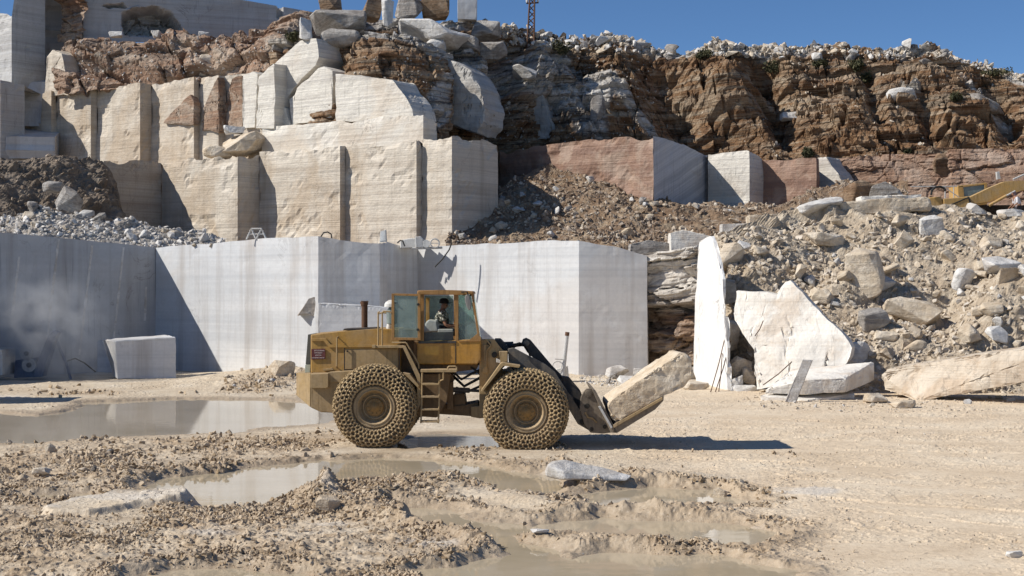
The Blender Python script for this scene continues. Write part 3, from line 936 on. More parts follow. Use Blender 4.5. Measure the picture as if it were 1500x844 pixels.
relief('quarry_wall', [(1200, 300, 86.5, 236, 86.8), (1290, 300, 84.8, 225, 85.2), (1385, 300, 82.8, 226, 83.2), (1392, 300, 82.2, 219, 82.6), (1500, 300, 80.2, 216, 80.8), (1600, 300, 78.5, 214, 79)],
       .075, lambda p, px, py, t: (.1 + .9 * sstep(fbm(p * .25, 2, 86), -.3, .25)) * layered(p, 85, .5, .45, .02, 3.5, 2.5) + .25 * blocky(p, 87, .5, 2, 1.5), M['redrough'], back=8, seed=12, label='low red rough wall running behind the excavator', cat='rock face')


def notch_disp(p, px, py, t):
    up = sstep(t, .55, .62)
    d = blocky(p, 75, .5, 2, 1, .3) + .9 * up + .3 * fbm(p * .9, 3, 76)
    return d, sstep(t + .1 * fbm(p * .8, 3, 3), .5, .6)


relief('rock_notch', [(930, 565, 60.2, 374, 59.6), (985, 565, 58.9, 366, 58.3), (1045, 565, 57.8, 356, 57.6)], .07, notch_disp, M['notch'], back=5, seed=7, label='rough brown notch with a pale overhang between the white wall and the bright narrow face', cat='rock outcrop', attr='pale')


# ---- rubble slopes: soil with embedded stones; loose stones are laid on afterwards
def rub(a1, a2, seed, low=.5):
    def f(p, px, py, t):
        q = np.c_[p[:, 0] + .3 * fbm(p * .8, 2, seed + 9), p[:, 1] * .6 + p[:, 2] * .9 + .3 * fbm(p * .8, 2, seed + 8)]
        g = sstep(fbm(p * .45, 3, seed + 6), -.15, .3)
        d = low * fbm(p * .28, 3, seed) + low * .4 * fbm(p * .8, 3, seed + 5) + a1 * g * stones(q[:, 0] / .95, q[:, 1] / .8, seed + 1, .3, 1.6)
        d += a2 * (.35 + .65 * g) * stones(q[:, 0] / .45, q[:, 1] / .4, seed + 2, .45, 1.8) + a2 * .6 * stones(q[:, 0] / .24, q[:, 1] / .22, seed + 3, .6, 1.8)
        return d + .12 * fbm(p * 1.7, 4, seed + 4) + .04 * fbm(p * 7, 2, seed + 7)
    return f


relief('rubble_slope', [(655, 372, 73.5, 345, 75), (700, 374, 73, 300, 79), (760, 374, 73, 258, 83), (830, 374, 73, 228, 85), (880, 376, 72, 258, 83), (950, 380, 71, 290, 81), (1060, 384, 70, 304, 80), (1150, 378, 69, 292, 80), (1250, 360, 69, 268, 81), (1330, 350, 69, 268, 80)],
       .08, rub(.5, .25, 81, .6), M['talus'], back=6, seed=8, kind='structure')


def mound_disp(p, px, py, t):
    d = rub(.5, .2, 91, .8)(p, px, py, t)
    d -= 1.2 * bump2(px, py, 1390, 430, 60, 50) + .8 * bump2(px, py, 1300, 430, 40, 30)
    d += .7 * bump2(px, py, 1480, 450, 60, 40)
    d += .5 * bump2(px, py, 1120, 380, 60, 30)
    return d * (.35 + .65 * sstep(t, 0, .12))


mound = relief('rubble_mound', [(1030, 565, 58.5, 352, 59.5), (1046, 570, 55.6, 342, 57.5), (1064, 574, 53.0, 338, 57), (1090, 575, 51.6, 326, 58.5), (1150, 577, 50.9, 318, 60.5), (1230, 580, 50.0, 312, 61), (1330, 584, 49.3, 306, 61.5), (1420, 584, 49, 304, 62), (1500, 582, 49, 306, 62), (1640, 580, 49, 310, 62)],
               .075, mound_disp, M['mound'], back=14, curve=1.7, seed=9, kind='structure', drop=.05)
relief('rubble_heap', [(-120, 372, 60.5, 318, 66), (0, 368, 61, 320, 66), (60, 366, 62, 303, 67), (120, 366, 63, 314, 68), (200, 366, 65, 332, 69), (280, 366, 67, 341, 70), (330, 368, 67, 350, 70)],
       .08, rub(.5, .3, 101, .25), M['greyrub'], back=12, seed=10, kind='structure')
relief('rubble_heap', [(-150, 345, 72, 224, 76), (0, 345, 73, 231, 77.5), (100, 345, 74.5, 234, 79.5), (150, 348, 76, 236, 81), (166, 350, 76.5, 262, 81), (182, 350, 77, 330, 80)],
       .09, rub(.6, .4, 111, .5), M['darkdirt'], back=5, seed=11, kind='structure')

# ------------------------------------------------------------------ the quarry floor
PUD = [
    ([(-60, 600), (60, 607), (110, 598), (130, 588), (250, 583), (400, 584), (480, 590), (500, 603), (470, 616), (330, 631), (200, 637), (90, 645), (-60, 652)], .5),
    ([(585, 640), (640, 634), (725, 637), (730, 654), (600, 657)], .35),
    ([(225, 712), (250, 696), (330, 688), (440, 674), (560, 668), (700, 678), (800, 694), (835, 710), (800, 724), (700, 706), (560, 701), (470, 716), (400, 736), (300, 746), (275, 730)], .3),
    ([(840, 720), (960, 712), (1040, 715), (1080, 730), (1000, 739), (900, 740)], .3),
    ([(585, 740), (650, 744), (700, 764), (760, 788), (805, 804), (780, 812), (715, 790), (640, 770)], .25),
    ([(690, 762), (780, 768), (890, 757), (1050, 764), (1140, 780), (1100, 796), (980, 792), (900, 778), (760, 778)], .28),
    ([(640, 832), (720, 818), (800, 822), (900, 806), (1060, 812), (1160, 832), (1120, 870), (640, 870)], .28),
    ([(215, 842), (330, 829), (420, 838), (440, 880), (200, 880)], .22),
    ([(20, 724), (120, 722), (150, 728), (60, 731)], .22),
]


def dens(lo, hi, a, b, n, na, nb):
    return np.concatenate([lo + (a - lo) * (1 - np.linspace(1, 0, na, endpoint=False) ** 2)[::1] if False else np.linspace(lo, a, na, endpoint=False), np.linspace(a, b, n), np.linspace(b, hi, nb + 1)[1:]])


pys = np.linspace(1010, 531.5, 960)
Ys = np.concatenate([np.linspace(2.0, 12.2, 24), CH * F / (pys - HY), 71 * 1.17 ** np.arange(1, 20)])
ss = np.concatenate([-np.geomspace(6, .44, 26)[:-1], np.linspace(-.42, .42, 1240), np.geomspace(.44, 6, 26)[1:]])
gy, gs = np.meshgrid(Ys, ss, indexing='ij')
gx = gs * gy
shape = gx.shape
gx, gy = gx.ravel(), gy.ravel()
gpx, gpy = CX + F * gx / gy, HY + CH * F / gy
xy = np.c_[gx, gy]
warp = fbm(xy * .9, 3, 201)
warp2 = fbm(xy * 3.5, 3, 202)
pd = np.full(gx.shape, 9.)
for poly, soft in PUD:
    wp = [G(*q)[:2] for q in poly]
    pd = np.minimum(pd, poly_sd(gx, gy, wp) / 1.0 + .34 * warp + .14 * warp2 - .12)
water = 1 - sstep(pd, -.3, .32)                         # 1 in the pools
fine_in = (np.abs(gs.ravel()) < .46) & (gy < 72) & (gy > 12)
low = fbm(xy * .22, 3, 203)
# where the churned clods lie
leftz = 1 - sstep(gpx + 90 * warp - .55 * (gpy - 640), 800, 1000)
near = sstep(gpy, 632, 672)
cm = np.zeros_like(gx)
cl = fbm(np.c_[gx * .42, gy * .16], 4, 204)
cm = leftz * near * sstep(cl + .2 * warp2, -.02, .3)
for (x, y, rx, ry, a) in [(330, 655, 300, 14, 1), (60, 690, 160, 26, .9), (120, 810, 170, 40, 1.), (470, 800, 260, 26, .9), (500, 640, 120, 8, .8), (970, 702, 130, 10, 1.3), (700, 730, 200, 12, .8),
                        (940, 752, 190, 9, 1.3), (800, 735, 90, 9, .8), (760, 812, 60, 6, .8), (1100, 775, 110, 26, 1.1), (940, 802, 190, 8, 1.2), (640, 715, 70, 14, .8), (560, 760, 120, 18, .8), (1000, 665, 200, 6, .35),
                        (400, 568, 130, 10, .6), (110, 575, 90, 6, .6), (250, 572, 90, 7, .5), (520, 625, 30, 8, .6)]:
    cm = np.maximum(cm, a * bump2(gpx, gpy, x, y, rx, ry) * sstep(cl + .25 * warp2, -.35, .1))
cm = np.maximum(cm, .9 * np.exp(-((pd - .45) / .35) ** 2) * near * (1 - sstep(gpx + 60 * warp, 1120, 1230)) * sstep(cl + .5 * warp2, -.7, -.15))
cm = np.clip(cm, 0, 1) * (1 - water) * (1 - .85 * np.maximum(bump2(gpx, gpy, 770, 668, 80, 11), bump2(gpx, gpy, 548, 664, 75, 9)))
dry = sstep(gpx + 120 * warp - .9 * (gpy - 600) * -1 * .0, 820, 1080) * sstep(gpy + 8 * warp, 575, 600)
dry = np.maximum(dry, sstep(gpx, 880, 960) * sstep(gpy, 560, 575) * (1 - sstep(gpy, 640, 700)))
slur = np.zeros_like(gx)
for (x, y, rx, ry) in [(215, 744, 110, 8), (330, 738, 40, 4), (310, 790, 70, 8), (480, 770, 60, 6), (620, 800, 60, 8), (830, 690, 50, 8), (1180, 722, 90, 10), (120, 545, 200, 7), (0, 582, 50, 5), (330, 600, 30, 3), (1090, 770, 70, 6), (480, 735, 24, 14)]:
    slur = np.maximum(slur, bump2(gpx, gpy, x, y, rx, ry))
slur = .75 * sstep(slur + .45 * warp + .3 * warp2, .55, .95) * (1 - water) * (1 - .6 * cm)
h = .05 * low + .03 * warp
# heaps and ridges (photo px, radii px, height m)
for (x, y, rx, ry, a, r) in [(420, 556, 60, 12, .55, 0), (340, 560, 60, 9, .25, 0), (100, 690, 150, 22, .12, 0), (560, 735, 60, 12, .22, 0), (460, 738, 30, 10, .3, 0), (640, 712, 60, 10, .18, 0), (110, 810, 180, 40, .2, 0), (420, 800, 160, 22, .16, 0),
                             (930, 752, 170, 6, .16, 0), (960, 703, 90, 9, .2, 0), (780, 738, 80, 8, .14, .15), (900, 800, 150, 6, .12, 0), (660, 780, 60, 10, .14, .3), (300, 655, 300, 8, .12, 0), (850, 548, 100, 8, .35, 0),
                             (560, 760, 90, 9, .2, .15), (330, 735, 100, 5, .16, -.08), (480, 724, 16, 9, .3, 0), (615, 560, 60, 8, .2, 0)]:
    h += a * .8 * bump2(gpx, gpy, x, y, rx, ry, r) * (1 + .2 * warp2 + .35 * warp)
ledge = poly_sd(gx, gy, [G(*q)[:2] for q in [(60, 752), (110, 738), (190, 728), (290, 732), (310, 739), (270, 745), (200, 750), (130, 760), (75, 759)]]) + .1 * warp + .06 * warp2
ledge = 1 - sstep(ledge, -.08, .06)
h += .12 * ledge * (1 - .25 * np.abs(warp))
cm = cm * (1 - ledge)
slur = np.maximum(slur, ledge * sstep(warp2 + warp, -.3, .3) * .6)
wx, wy = gx + .06 * vnoise(np.c_[gx * 5, gy * 5, 0 * gx], 220), gy + .06 * vnoise(np.c_[gx * 5, gy * 5, 0 * gx + 9], 221)
big = stones(wx / .6, wy / .55, 211, .35, 1.2)
mid = stones(wx / .3, wy / .28, 212, .45, 1.4)
sml = stones(wx / .15, wy / .14, 213, .55, 1.5)
tiny = stones(wx / .075, wy / .075, 214, .6, 1.5)
nearw = 1 - sstep(gy, 24, 34)
grain = fbm(np.c_[gx * 1.3, gy * 1.3], 3, 222)
h += cm * (.12 * big * sstep(grain, -.1, .3) + .11 * mid * sstep(grain, -.35, .2) + .09 * sml + .04 * tiny * nearw + .04 * grain + .03 * fbm(np.c_[gx * 9, gy * 9], 3, 223))
spot = sstep(fbm(xy * .7, 3, 215), .05, .35)
h += (1 - cm) * (1 - water) * (.03 * sml * (.3 + spot) + .06 * mid * spot * sstep(fbm(xy * 2.2, 2, 216), .1, .4) + .02 * tiny + .014 * fbm(np.c_[gx * 6, gy * 6], 3, 224))
# chain-tyre prints on the dry side
for (ax, ay, bx, by, w, sd) in [(900, 668, 1600, 700, .75, 1), (900, 655, 1600, 668, .75, 2), (1000, 720, 1600, 760, .75, 3), (930, 690, 1600, 730, .75, 4), (1040, 610, 1600, 640, .8, 5), (820, 612, 1320, 604, .7, 6), (1150, 800, 1600, 800, .8, 7), (1000, 645, 1600, 650, .8, 8), (1080, 680, 1600, 700, .75, 9), (1060, 705, 1600, 722, .75, 10), (1150, 740, 1600, 790, .8, 11), (1000, 628, 1600, 628, .8, 12)]:
    A, B = G(ax, ay)[:2], G(bx, by)[:2]
    e = (B - A) / np.hypot(*(B - A))
    al, ac = (gx - A[0]) * e[0] + (gy - A[1]) * e[1], -(gx - A[0]) * e[1] + (gy - A[1]) * e[0]
    m = (1 - sstep(np.abs(ac), w * .42, w * .5)) * sstep(al, 0, 1.5) * sstep(cl + .3 * warp, -.5, -.1)
    k = sstep(np.sin(al * 2 * np.pi / .24 + 2.5 * np.abs(ac) / w * 2 * np.pi * .5 + 1.5 * warp2) * np.cos(ac * 2 * np.pi / .38), .2, .5) * (.55 + .7 * warp2 + .3 * warp)
    h -= m * (1 - cm) * (1 - water) * (.14 * np.maximum(k, 0) + .03)
h += .0 * water
# banks pushed up round the pools
bank = np.exp(-((pd - .28) / .16) ** 2)
h += bank * .035 * (1 + .8 * warp2) * near
# wheel-rut ridges
h = h * (1 - np.maximum(bump2(gpx, gpy, 770, 664, 75, 9), bump2(gpx, gpy, 548, 661, 75, 9)))
h = np.maximum(h, -.02) * (1 - water) + water * (-.13 - .05 * warp)
wet = np.clip((1 - sstep(pd, .05, .9 + .5 * warp)) * (1 - .5 * cm) + .35 * sstep(warp, .05, .4) * leftz * near, 0, 1) * (1 - slur)
wet = np.maximum(wet, .8 * bump2(gpx, gpy, 660, 648, 110, 14))
h = np.where(fine_in, h, .3 * h)
# lift the floor slightly where it meets the far right mound
me = mesh_np(np.c_[gx, gy, h], grid_quads(shape[1], shape[0]))
for nme, v in (('clod', np.clip(cm * 1.2, 0, 1) * (.55 + .45 * sstep(warp2 + warp, -.3, .3))), ('wet', wet), ('dry', dry), ('slurry', slur)):
    set_attr(me, nme, v)
ground = tag(link('ground', me, M['mud']), kind='structure')
wp = np.array([[-40, 10, -.055], [40, 10, -.055], [40, 62, -.055], [-40, 62, -.055]])
water_o = tag(link('water', mesh_np(wp, [[0, 1, 2, 3]]), M['water']), kind='structure')
# far land behind the benches, so that nothing ends in mid-air
hl = []
hx, hy = np.meshgrid(np.linspace(-420, 420, 120), np.linspace(118, 600, 60))
hz = 12 + 6 * fbm(np.c_[hx.ravel() * .01, hy.ravel() * .01], 4, 301) - .02 * (hy.ravel() - 118)
hill = tag(link('hill', mesh_np(np.c_[hx.ravel(), hy.ravel(), hz], grid_quads(120, 60)), M['talus'], smooth=True), kind='structure')
# quarry terraces that carry the benches
bm = bmesh.new()
for (x0, x1, y0, y1, z0, z1) in [(-70, 6, 72, 120, -1, 5.3), (4, 70, 68, 120, -1, 5.6), (-70, 60, 92, 120, 4, 11.0), (-70, -6, 96, 120, 10, 15.6)]:
    add_box(bm, ((x0 + x1) / 2, (y0 + y1) / 2, (z0 + z1) / 2), (x1 - x0, y1 - y0, z1 - z0))
terr = tag(link('terrain', bm_mesh(bm), M['talus']), kind='structure')
# ------------------------------------------------------------------ wheel loader
LB = np.array([(650 - CX) * 33.0 / F, 33.0, 0.0])
YAW = .06


def LP(px, py, dy):
    """photo position on the loader at depth dy behind its near wheel face -> loader coordinates"""
    Y = 31.55 + dy - YAW * (px - 548) / 66
    return Vector(P(px, py, Y) - LB)


def lprism(bm, pts, d0, d1, bevel=.012):
    add_prism(bm, [LP(x, y, d0) for x, y in pts], (0, d1 - d0, 0), bevel)


def part(name, mat, parent, *shapes, bevel=.012, label=None):
    bm = bmesh.new()
    for s in shapes:
        if callable(s): s(bm)
        else: lprism(bm, s[0], s[1], s[2], s[3] if len(s) > 3 else bevel)
    o = link(name, bm_mesh(bm), mat, parent)
    if label: o['label'] = label
    return o


def ltube(pts, r, n=8):
    """pts: (px,py,dy); r in metres"""
    return lambda bm: add_tube(bm, [LP(*p) for p in pts], r, n)


def ldisc(px, py, d0, d1, r, n=20):
    def f(bm):
        c = LP(px, py, d0)
        add_lathe(bm, [(0, 0), (r * .92, 0), (r, .01), (r, d1 - d0 - .01), (r * .92, d1 - d0), (0, d1 - d0)], n, Matrix.Translation(c) @ Matrix.Rotation(-math.pi / 2, 4, 'X'))
    return f


loader = tag(empty('wheel_loader', LB), 'muddy yellow wheel loader with chain-covered tyres carrying a stone block', 'wheel loader')


def arc_curve(pts, n):
    """smooth resampling of a profile"""
    pts = np.array(pts, float)
    q = [pts[0]]
    for i in range(len(pts) - 1):
        p0, p1, p2, p3 = pts[max(i - 1, 0)], pts[i], pts[i + 1], pts[min(i + 2, len(pts) - 1)]
        for t in np.linspace(0, 1, 9)[1:]:
            q.append(.5 * ((2 * p1) + (-p0 + p2) * t + (2 * p0 - 5 * p1 + 4 * p2 - p3) * t * t + (-p0 + 3 * p1 - 3 * p2 + p3) * t ** 3))
    q = np.array(q)
    s = np.r_[0, np.cumsum(np.hypot(*np.diff(q, axis=0).T))]
    u = np.linspace(0, s[-1], n)
    return np.c_[np.interp(u, s, q[:, 0]), np.interp(u, s, q[:, 1])], s[-1]


TPROF = [(.10, .46), (.03, .50), (.0, .60), (.0, .72), (.045, .83), (.14, .89), (.35, .9), (.56, .89), (.655, .83), (.70, .72), (.70, .60), (.67, .5)]   # (axial, radius)


def wheel_meshes():
    prof, L = arc_curve(TPROF, 40)
    Mx = Matrix.Rotation(-math.pi / 2, 4, 'X')             # lathe axis -> +Y (away from the camera)
    bm = bmesh.new(); add_lathe(bm, [(r, a) for a, r in prof], 72, Mx); tyre = bm_mesh(bm)
    bm = bmesh.new()
    add_lathe(bm, [(.0, .2), (.2, .2), (.24, .2), (.245, .16), (.27, .15), (.275, .2), (.32, .19), (.335, .12), (.36, .06), (.37, .03), (.385, .015), (.395, .03), (.42, .035), (.44, .02), (.455, .02), (.47, .05), (.49, .07), (.49, .6), (.0, .6)], 64, Mx)
    for k in range(20):
        a = 2 * math.pi * k / 20
        add_lathe(bm, [(0, -.02), (.013, -.02), (.013, .03), (0, .03)], 6, Matrix.Translation((.297 * math.cos(a), .185, .297 * math.sin(a))) @ Mx)
    rim = bm_mesh(bm)
    bm = bmesh.new()
    add_lathe(bm, [(0, .06), (.05, .06), (.06, .075), (.1, .085), (.105, .1), (.17, .11), (.19, .12), (.2, .15), (.205, .21)], 48, Mx)
    for k in range(10):
        a = 2 * math.pi * k / 10
        add_lathe(bm, [(0, -.015), (.014, -.015), (.014, .03), (0, .03)], 6, Matrix.Translation((.15 * math.cos(a), .105, .15 * math.sin(a))) @ Mx)
    hub = bm_mesh(bm)
    # protective chain: a net of hexagonal rings wrapped round tread and sidewalls
    nu, cp = 42, arc_curve([(a + (-.022 if a < .1 else .022 if a > .6 else 0), r + (.026 if r > .85 else .012)) for a, r in TPROF[1:-1]], 200)[0]
    nrow = 15
    dark = random.Random(4)

    def node(j, i, half):
        hj = random.Random(int(j * 3.01) * 131 + int((i + half) * 4.01) % (nu * 4))
        half = half + hj.uniform(-.13, .13)
        s = max(0, min(198.9, (j + hj.uniform(-.13, .13)) / nrow * 199))
        k = int(s); f = s - k
        a, r = cp[k] * (1 - f) + cp[min(k + 1, 199)] * f
        th = 2 * math.pi * (i + half) / nu
        return Vector((r * math.cos(th), a, r * math.sin(th)))
    bm = bmesh.new()

    def link_bar(p, q, r):
        m = (p + q) / 2
        c = Vector((0, .35, 0))
        nrm = Vector((m.x, (m.y - .35) * 1.8, m.z)).normalized()
        add_tube(bm, [p, p.lerp(q, .3) + nrm * .006, p.lerp(q, .7) + nrm * .006, q], [r * 1.35, r, r, r * 1.35], 5, False)
    for j in range(nrow):
        for i in range(nu):
            h = .5 * (j % 2)
            # zig-zag rows with alternating riser links make hexagons
            up = node(j + .33, i, h + .25)
            lo = node(j, i, h)
            nx = node(j, i + 1, h)
            mid = node(j + .28, i, h + .5)
            r = .0155 + dark.uniform(-.002, .003)
            link_bar(lo, mid, r); link_bar(mid, nx, r)
            if j < nrow - 1: link_bar(mid, node(j + 1, i, h + .5), r * 1.1)
            # upright wear link standing on the ring
            mm = mid
            out = Vector((mm.x, (mm.y - .35) * 1.6, mm.z)).normalized()
            add_tube(bm, [mm - out * .01, mm + out * .034], [.027, .018], 6)
            add_tube(bm, [lo - out * .01, lo + out * .024], [.022, .014], 5)
    chain = bm_mesh(bm)
    bm = bmesh.new()
    # chain edge rings against the rim
    ring = [node(0, i, 0) for i in range(nu)]
    return tyre, rim, hub, chain


TY, RI, HU, CHN = wheel_meshes()
for i, (px, py, d, flip, R) in enumerate([(548, 597, 0.0, 0, 1.0), (771, 604, 0.0, 0, .985), (548, 597, 2.9, 1, 1.0), (771, 604, 2.9, 1, .985)]):
    near = LP(px, py, 0)
    c = Vector((near.x, near.y + (d if flip else 0), near.z))
    # wheels stand on the ground
    wobj = link('wheel', RI if i == 0 else RI, M['rim'], loader, True)
    wobj.location = c
    wobj.rotation_euler = (0, .7 * i, math.pi if flip else 0)
    for nm, me, mt, sm in (('tyre', TY, M['tyre'], True), ('hub', HU, M['hub'], True), ('tyre_chain', CHN, M['chain'], False)):
        link(nm, me, mt, wobj, sm)

# --- rear frame, counterweight, hood
cw = bmesh.new()
A = [LP(x, y, .32) for x, y in [(455, 547), (509, 546), (509, 606), (470, 604), (455, 597)]]
add_prism(cw, A, (0, 2.3, 0), .02)
B = [LP(x, y, .32) for x, y in [(454.5, 547.5), (454.5, 596.5), (441, 588), (430, 581), (430, 548)]]
wd = 2.3
fr = [cw.verts.new(p + Vector((0, (.0 if k < 2 else .25 if k == 2 else .42), 0))) for k, p in enumerate(B)]
bk = [cw.verts.new(p + Vector((0, wd - (.0 if k < 2 else .25 if k == 2 else .42), 0))) for k, p in enumerate(B)]
cw.faces.new(fr[::-1]); cw.faces.new(bk)
for k in range(5): cw.faces.new((fr[k], fr[(k + 1) % 5], bk[(k + 1) % 5], bk[k]))
counter = link('counterweight', bm_mesh(cw), M['tanpaint'], loader)
part('weight_block', M['tanpaint'], counter, ([(455, 548), (481, 547), (481, 567), (478, 569), (455, 569)], .2, .34))
part('fender', M['tanpaint'], loader, ([(481, 545.5), (521, 543), (521, 546), (509, 548), (509, 560), (481, 560)], .28, .7, .008), label='rear fender corner behind the rear tyre')
part('fender', M['tanpaint'], loader, ([(590, 546), (600, 548), (614, 565), (612, 568), (596, 552)], .2, .75, .005), label='rear fender edge over the rear tyre')
hood = part('hood', M['yellow'], loader, ([(455, 490), (500, 486), (552, 482), (586, 482), (586, 547), (455, 547)], .62, 2.3, .03))
part('hood_ledge', M['yellow'], hood, ([(456, 496), (477, 495.5), (484, 505), (586, 504), (586, 508), (482, 509.5), (474, 499), (456, 500)], .58, .63, .006))
part('side_panel', M['tanpaint'], hood, ([(506, 512), (583, 511), (583, 541), (506, 541)], .6, .63, .008))
part('panel_seam', M['darksteel'], hood, ([(504, 510), (505.2, 510), (505.2, 545), (504, 545)], .61, .63, 0), ([(504, 541.6), (584, 541.6), (584, 542.6), (504, 542.6)], .61, .63, 0), ([(584, 509), (585.5, 509), (585.5, 545), (584, 545)], .61, .63, 0))
part('grab_bar', M['tanpaint'], hood, ltube([(495, 494, .62), (493.5, 495, .5), (493.2, 536, .5), (493, 538, .62)], .018))
part('door_latch', M['tanpaint'], hood, ([(473, 541), (486, 539), (489, 542), (474, 543.5)], .56, .63, .004))
part('latch', M['darksteel'], hood, ldisc(508.5, 514.5, .57, .61, .02, 10))
part('rear_grille', M['grille'], loader, ([(447.5, 534), (456, 534), (456, 490), (451, 490)], .85, 2.1, .01), *[([(447 + .3 * k / 4, 531 - 4 * k), (448.2, 531 - 4 * k), (448.2, 529.6 - 4 * k), (447, 529.6 - 4 * k)], .9, 2.05, 0) for k in range(0)])
part('tail_light', M['lamp'], loader, ([(446.5, 546), (454, 546), (455, 534.5), (447, 534.5)], .8, 1.0, .006))
plate = part('sign_plate', M['maroon'], loader, ([(456, 511.5), (476.5, 511), (476.5, 526), (456, 527)], .585, .612, .003), label='small maroon plate with four worn lines of lettering')


def lettering(bm):
    rnd = random.Random(8)
    for (x0, x1, y, h) in [(460.5, 475, 513.6, 1.9), (460.5, 472, 517.0, 1.7), (462, 470.5, 520.6, 1.9), (456.7, 475.5, 524.2, 1.7)]:
        x = x0
        while x < x1 - .4:
            wdt = rnd.uniform(.5, .95)
            k = rnd.randint(0, 3)
            lprism(bm, [(x, y - h / 2), (x + .3, y - h / 2), (x + .3, y + h / 2), (x, y + h / 2)], .58, .586, 0)      # upright stroke
            if k: lprism(bm, [(x + .3, y - h / 2 + (k - 1) * h * .35), (x + wdt, y - h / 2 + (k - 1) * h * .35), (x + wdt, y - h / 2 + (k - 1) * h * .35 + .5), (x + .3, y - h / 2 + (k - 1) * h * .35 + .5)], .58, .586, 0)
            if k > 1: lprism(bm, [(x + wdt - .25, y - h * .3), (x + wdt, y - h * .3), (x + wdt, y + h * .4), (x + wdt - .25, y + h * .4)], .58, .586, 0)
            x += wdt + .28


part('lettering', M['plateink'], plate, lettering)
part('exhaust_pipe', M['rust'], loader, ltube([(534, 484, 1.45), (534, 447, 1.45)], .072, 16), ltube([(534, 447.5, 1.45), (533.2, 441.5, 1.45)], [.085, .095], 16), ([(529, 440.8), (539, 441.6), (539, 443), (529, 442.6)], 1.38, 1.52, 0))
part('exhaust_base', M['darksteel'], loader, ([(502, 484), (504, 481.5), (552, 479.5), (553, 483)], 1.1, 1.8, .01))
rail = part('handrail', M['tanpaint'], loader,
     ltube([(553.8, 508, .45), (554, 458, .45), (556, 456.5, .45)], .019), ltube([(559.8, 508, .45), (560, 458, .45), (562, 456, .45), (571, 456.5, .45), (573.5, 459, .45)], .019), ltube([(553.9, 482, .45), (560, 482, .45)], .016),
     )
part('handrail', M['tanpaint'], loader, ltube([(553.8, 508, 1.2), (554, 460, 1.2), (560, 458, 1.2), (574, 459, 1.2)], .019))
part('catwalk', M['tanpaint'], loader, ([(545, 506.5), (592, 506.5), (592, 510), (546, 510)], .3, .9, .006), ([(545, 505.5), (550, 505.5), (550, 510), (545, 510)], .26, .36, .004))
part('stair_stringer', M['tanpaint'], loader, ([(589, 507), (594, 507), (615, 549), (616, 556), (616, 592), (612.5, 600), (611, 600), (611.5, 557), (609, 551)], .28, .34, .004))
part('stair_rail', M['tanpaint'], loader, ltube([(574, 502, .36), (594, 502, .36), (596, 503.5, .36), (613, 533, .36), (613.5, 540, .36)], .018))
pre = part('air_cleaner', M['whiteplastic'], loader, lambda bm: add_lathe(bm, [(0, .16), (.06, .155), (.14, .11), (.17, .06), (.175, .0), (.12, -.01), (0, -.01)], 24, Matrix.Translation(LP(574, 449.5, 1.0))), ltube([(570, 506, 1.0), (570, 480, 1.0), (571.5, 475, 1.0), (573, 466, 1.0)], [.065, .065, .075, .08], 14))
part('cleaner_bowl', M['darkglass'], pre, ltube([(574, 476, 1.0), (574, 474, 1.0), (574, 456, 1.0), (574, 449, 1.0)], [.06, .12, .13, .05], 16))
part('catch', M['black'], pre, ([(567, 489), (572, 488), (572, 492), (567, 493)], .92, .94, .003), ([(567, 499), (572, 498), (572, 501), (567, 502)], .92, .94, .003))

# --- cab
cab = part('cab', M['cabyellow'], loader,
           ([(611, 500), (704.5, 497), (704.5, 527), (699, 534), (611, 534)], .62, 2.1, .03))
part('cab_roof', M['frame'], cab, ([(611, 425.6), (650, 424.8), (676, 425.5), (693, 426.5), (694.5, 431), (676, 432), (611, 432)], .58, 2.15, .025))
for q, d0, d1 in (([(613, 431), (621, 431), (621, 500), (613, 500)], .62, .78), ([(664.5, 431), (671.5, 431), (671.5, 500), (667, 500)], .62, .74), ([(613, 431), (621, 431), (621, 500), (613, 500)], 1.96, 2.1), ([(664.5, 431), (669, 431), (669, 500), (664.5, 500)], 1.98, 2.1)):
    part('cab_pillar', M['frame'], cab, (q, d0, d1, .008))
part('windscreen_frame', M['frame'], cab, ([(690, 430), (693.5, 430), (703.5, 497), (700.5, 498)], .62, .7, .004), ([(690, 430), (693.5, 430), (703.5, 497), (700.5, 498)], 2.02, 2.1, .004))
part('windscreen', M['glass'], cab, ([(692.6, 431), (693, 431), (702.9, 496), (702.5, 496)], .7, 2.02, 0))
part('quarter_window', M['glass'], cab, ([(672, 432), (690, 432), (700, 497), (688, 499), (672, 499)], .66, .672, 0))
part('far_window', M['glass'], cab, ([(622, 433), (664, 433), (664, 498), (622, 498)], 2.04, 2.052, 0), ([(670, 432), (690, 432), (700, 497), (670, 499)], 2.04, 2.052, 0))
part('window_ledge', M['frame'], cab, ([(672, 499), (687, 499), (699, 489), (704.5, 494), (704.5, 500), (672, 501)], .6, .66, .004))
part('louvre_panel', M['grille'], cab, ([(621, 487), (664, 486.5), (664, 500), (621, 500)], .66, .8, .006), *[([(624 + 10 * k + (r * 1.5), 489.5 + 4.4 * r), (631 + 10 * k + (r * 1.5), 489.3 + 4.4 * r), (631 + 10 * k + (r * 1.5), 491.5 + 4.4 * r), (624 + 10 * k + (r * 1.5), 491.7 + 4.4 * r)], .652, .67, 0) for k in range(4) for r in range(2)])
part('door_sill', M['darksteel'], cab, ([(613, 500), (668, 499.5), (668, 503), (613, 503.5)], .6, .64, .003))
part('panel_seam', M['darksteel'], cab, ([(666.4, 500), (667.4, 500), (667.4, 533), (666.4, 533)], .612, .625, 0))
part('rear_panel', M['brownsteel'], cab, ([(606, 500), (613, 500), (613, 534), (606, 534)], .8, 2.1, .005), ([(609, 500), (613, 500), (613, 434), (609, 436)], 1.96, 2.1, .005))
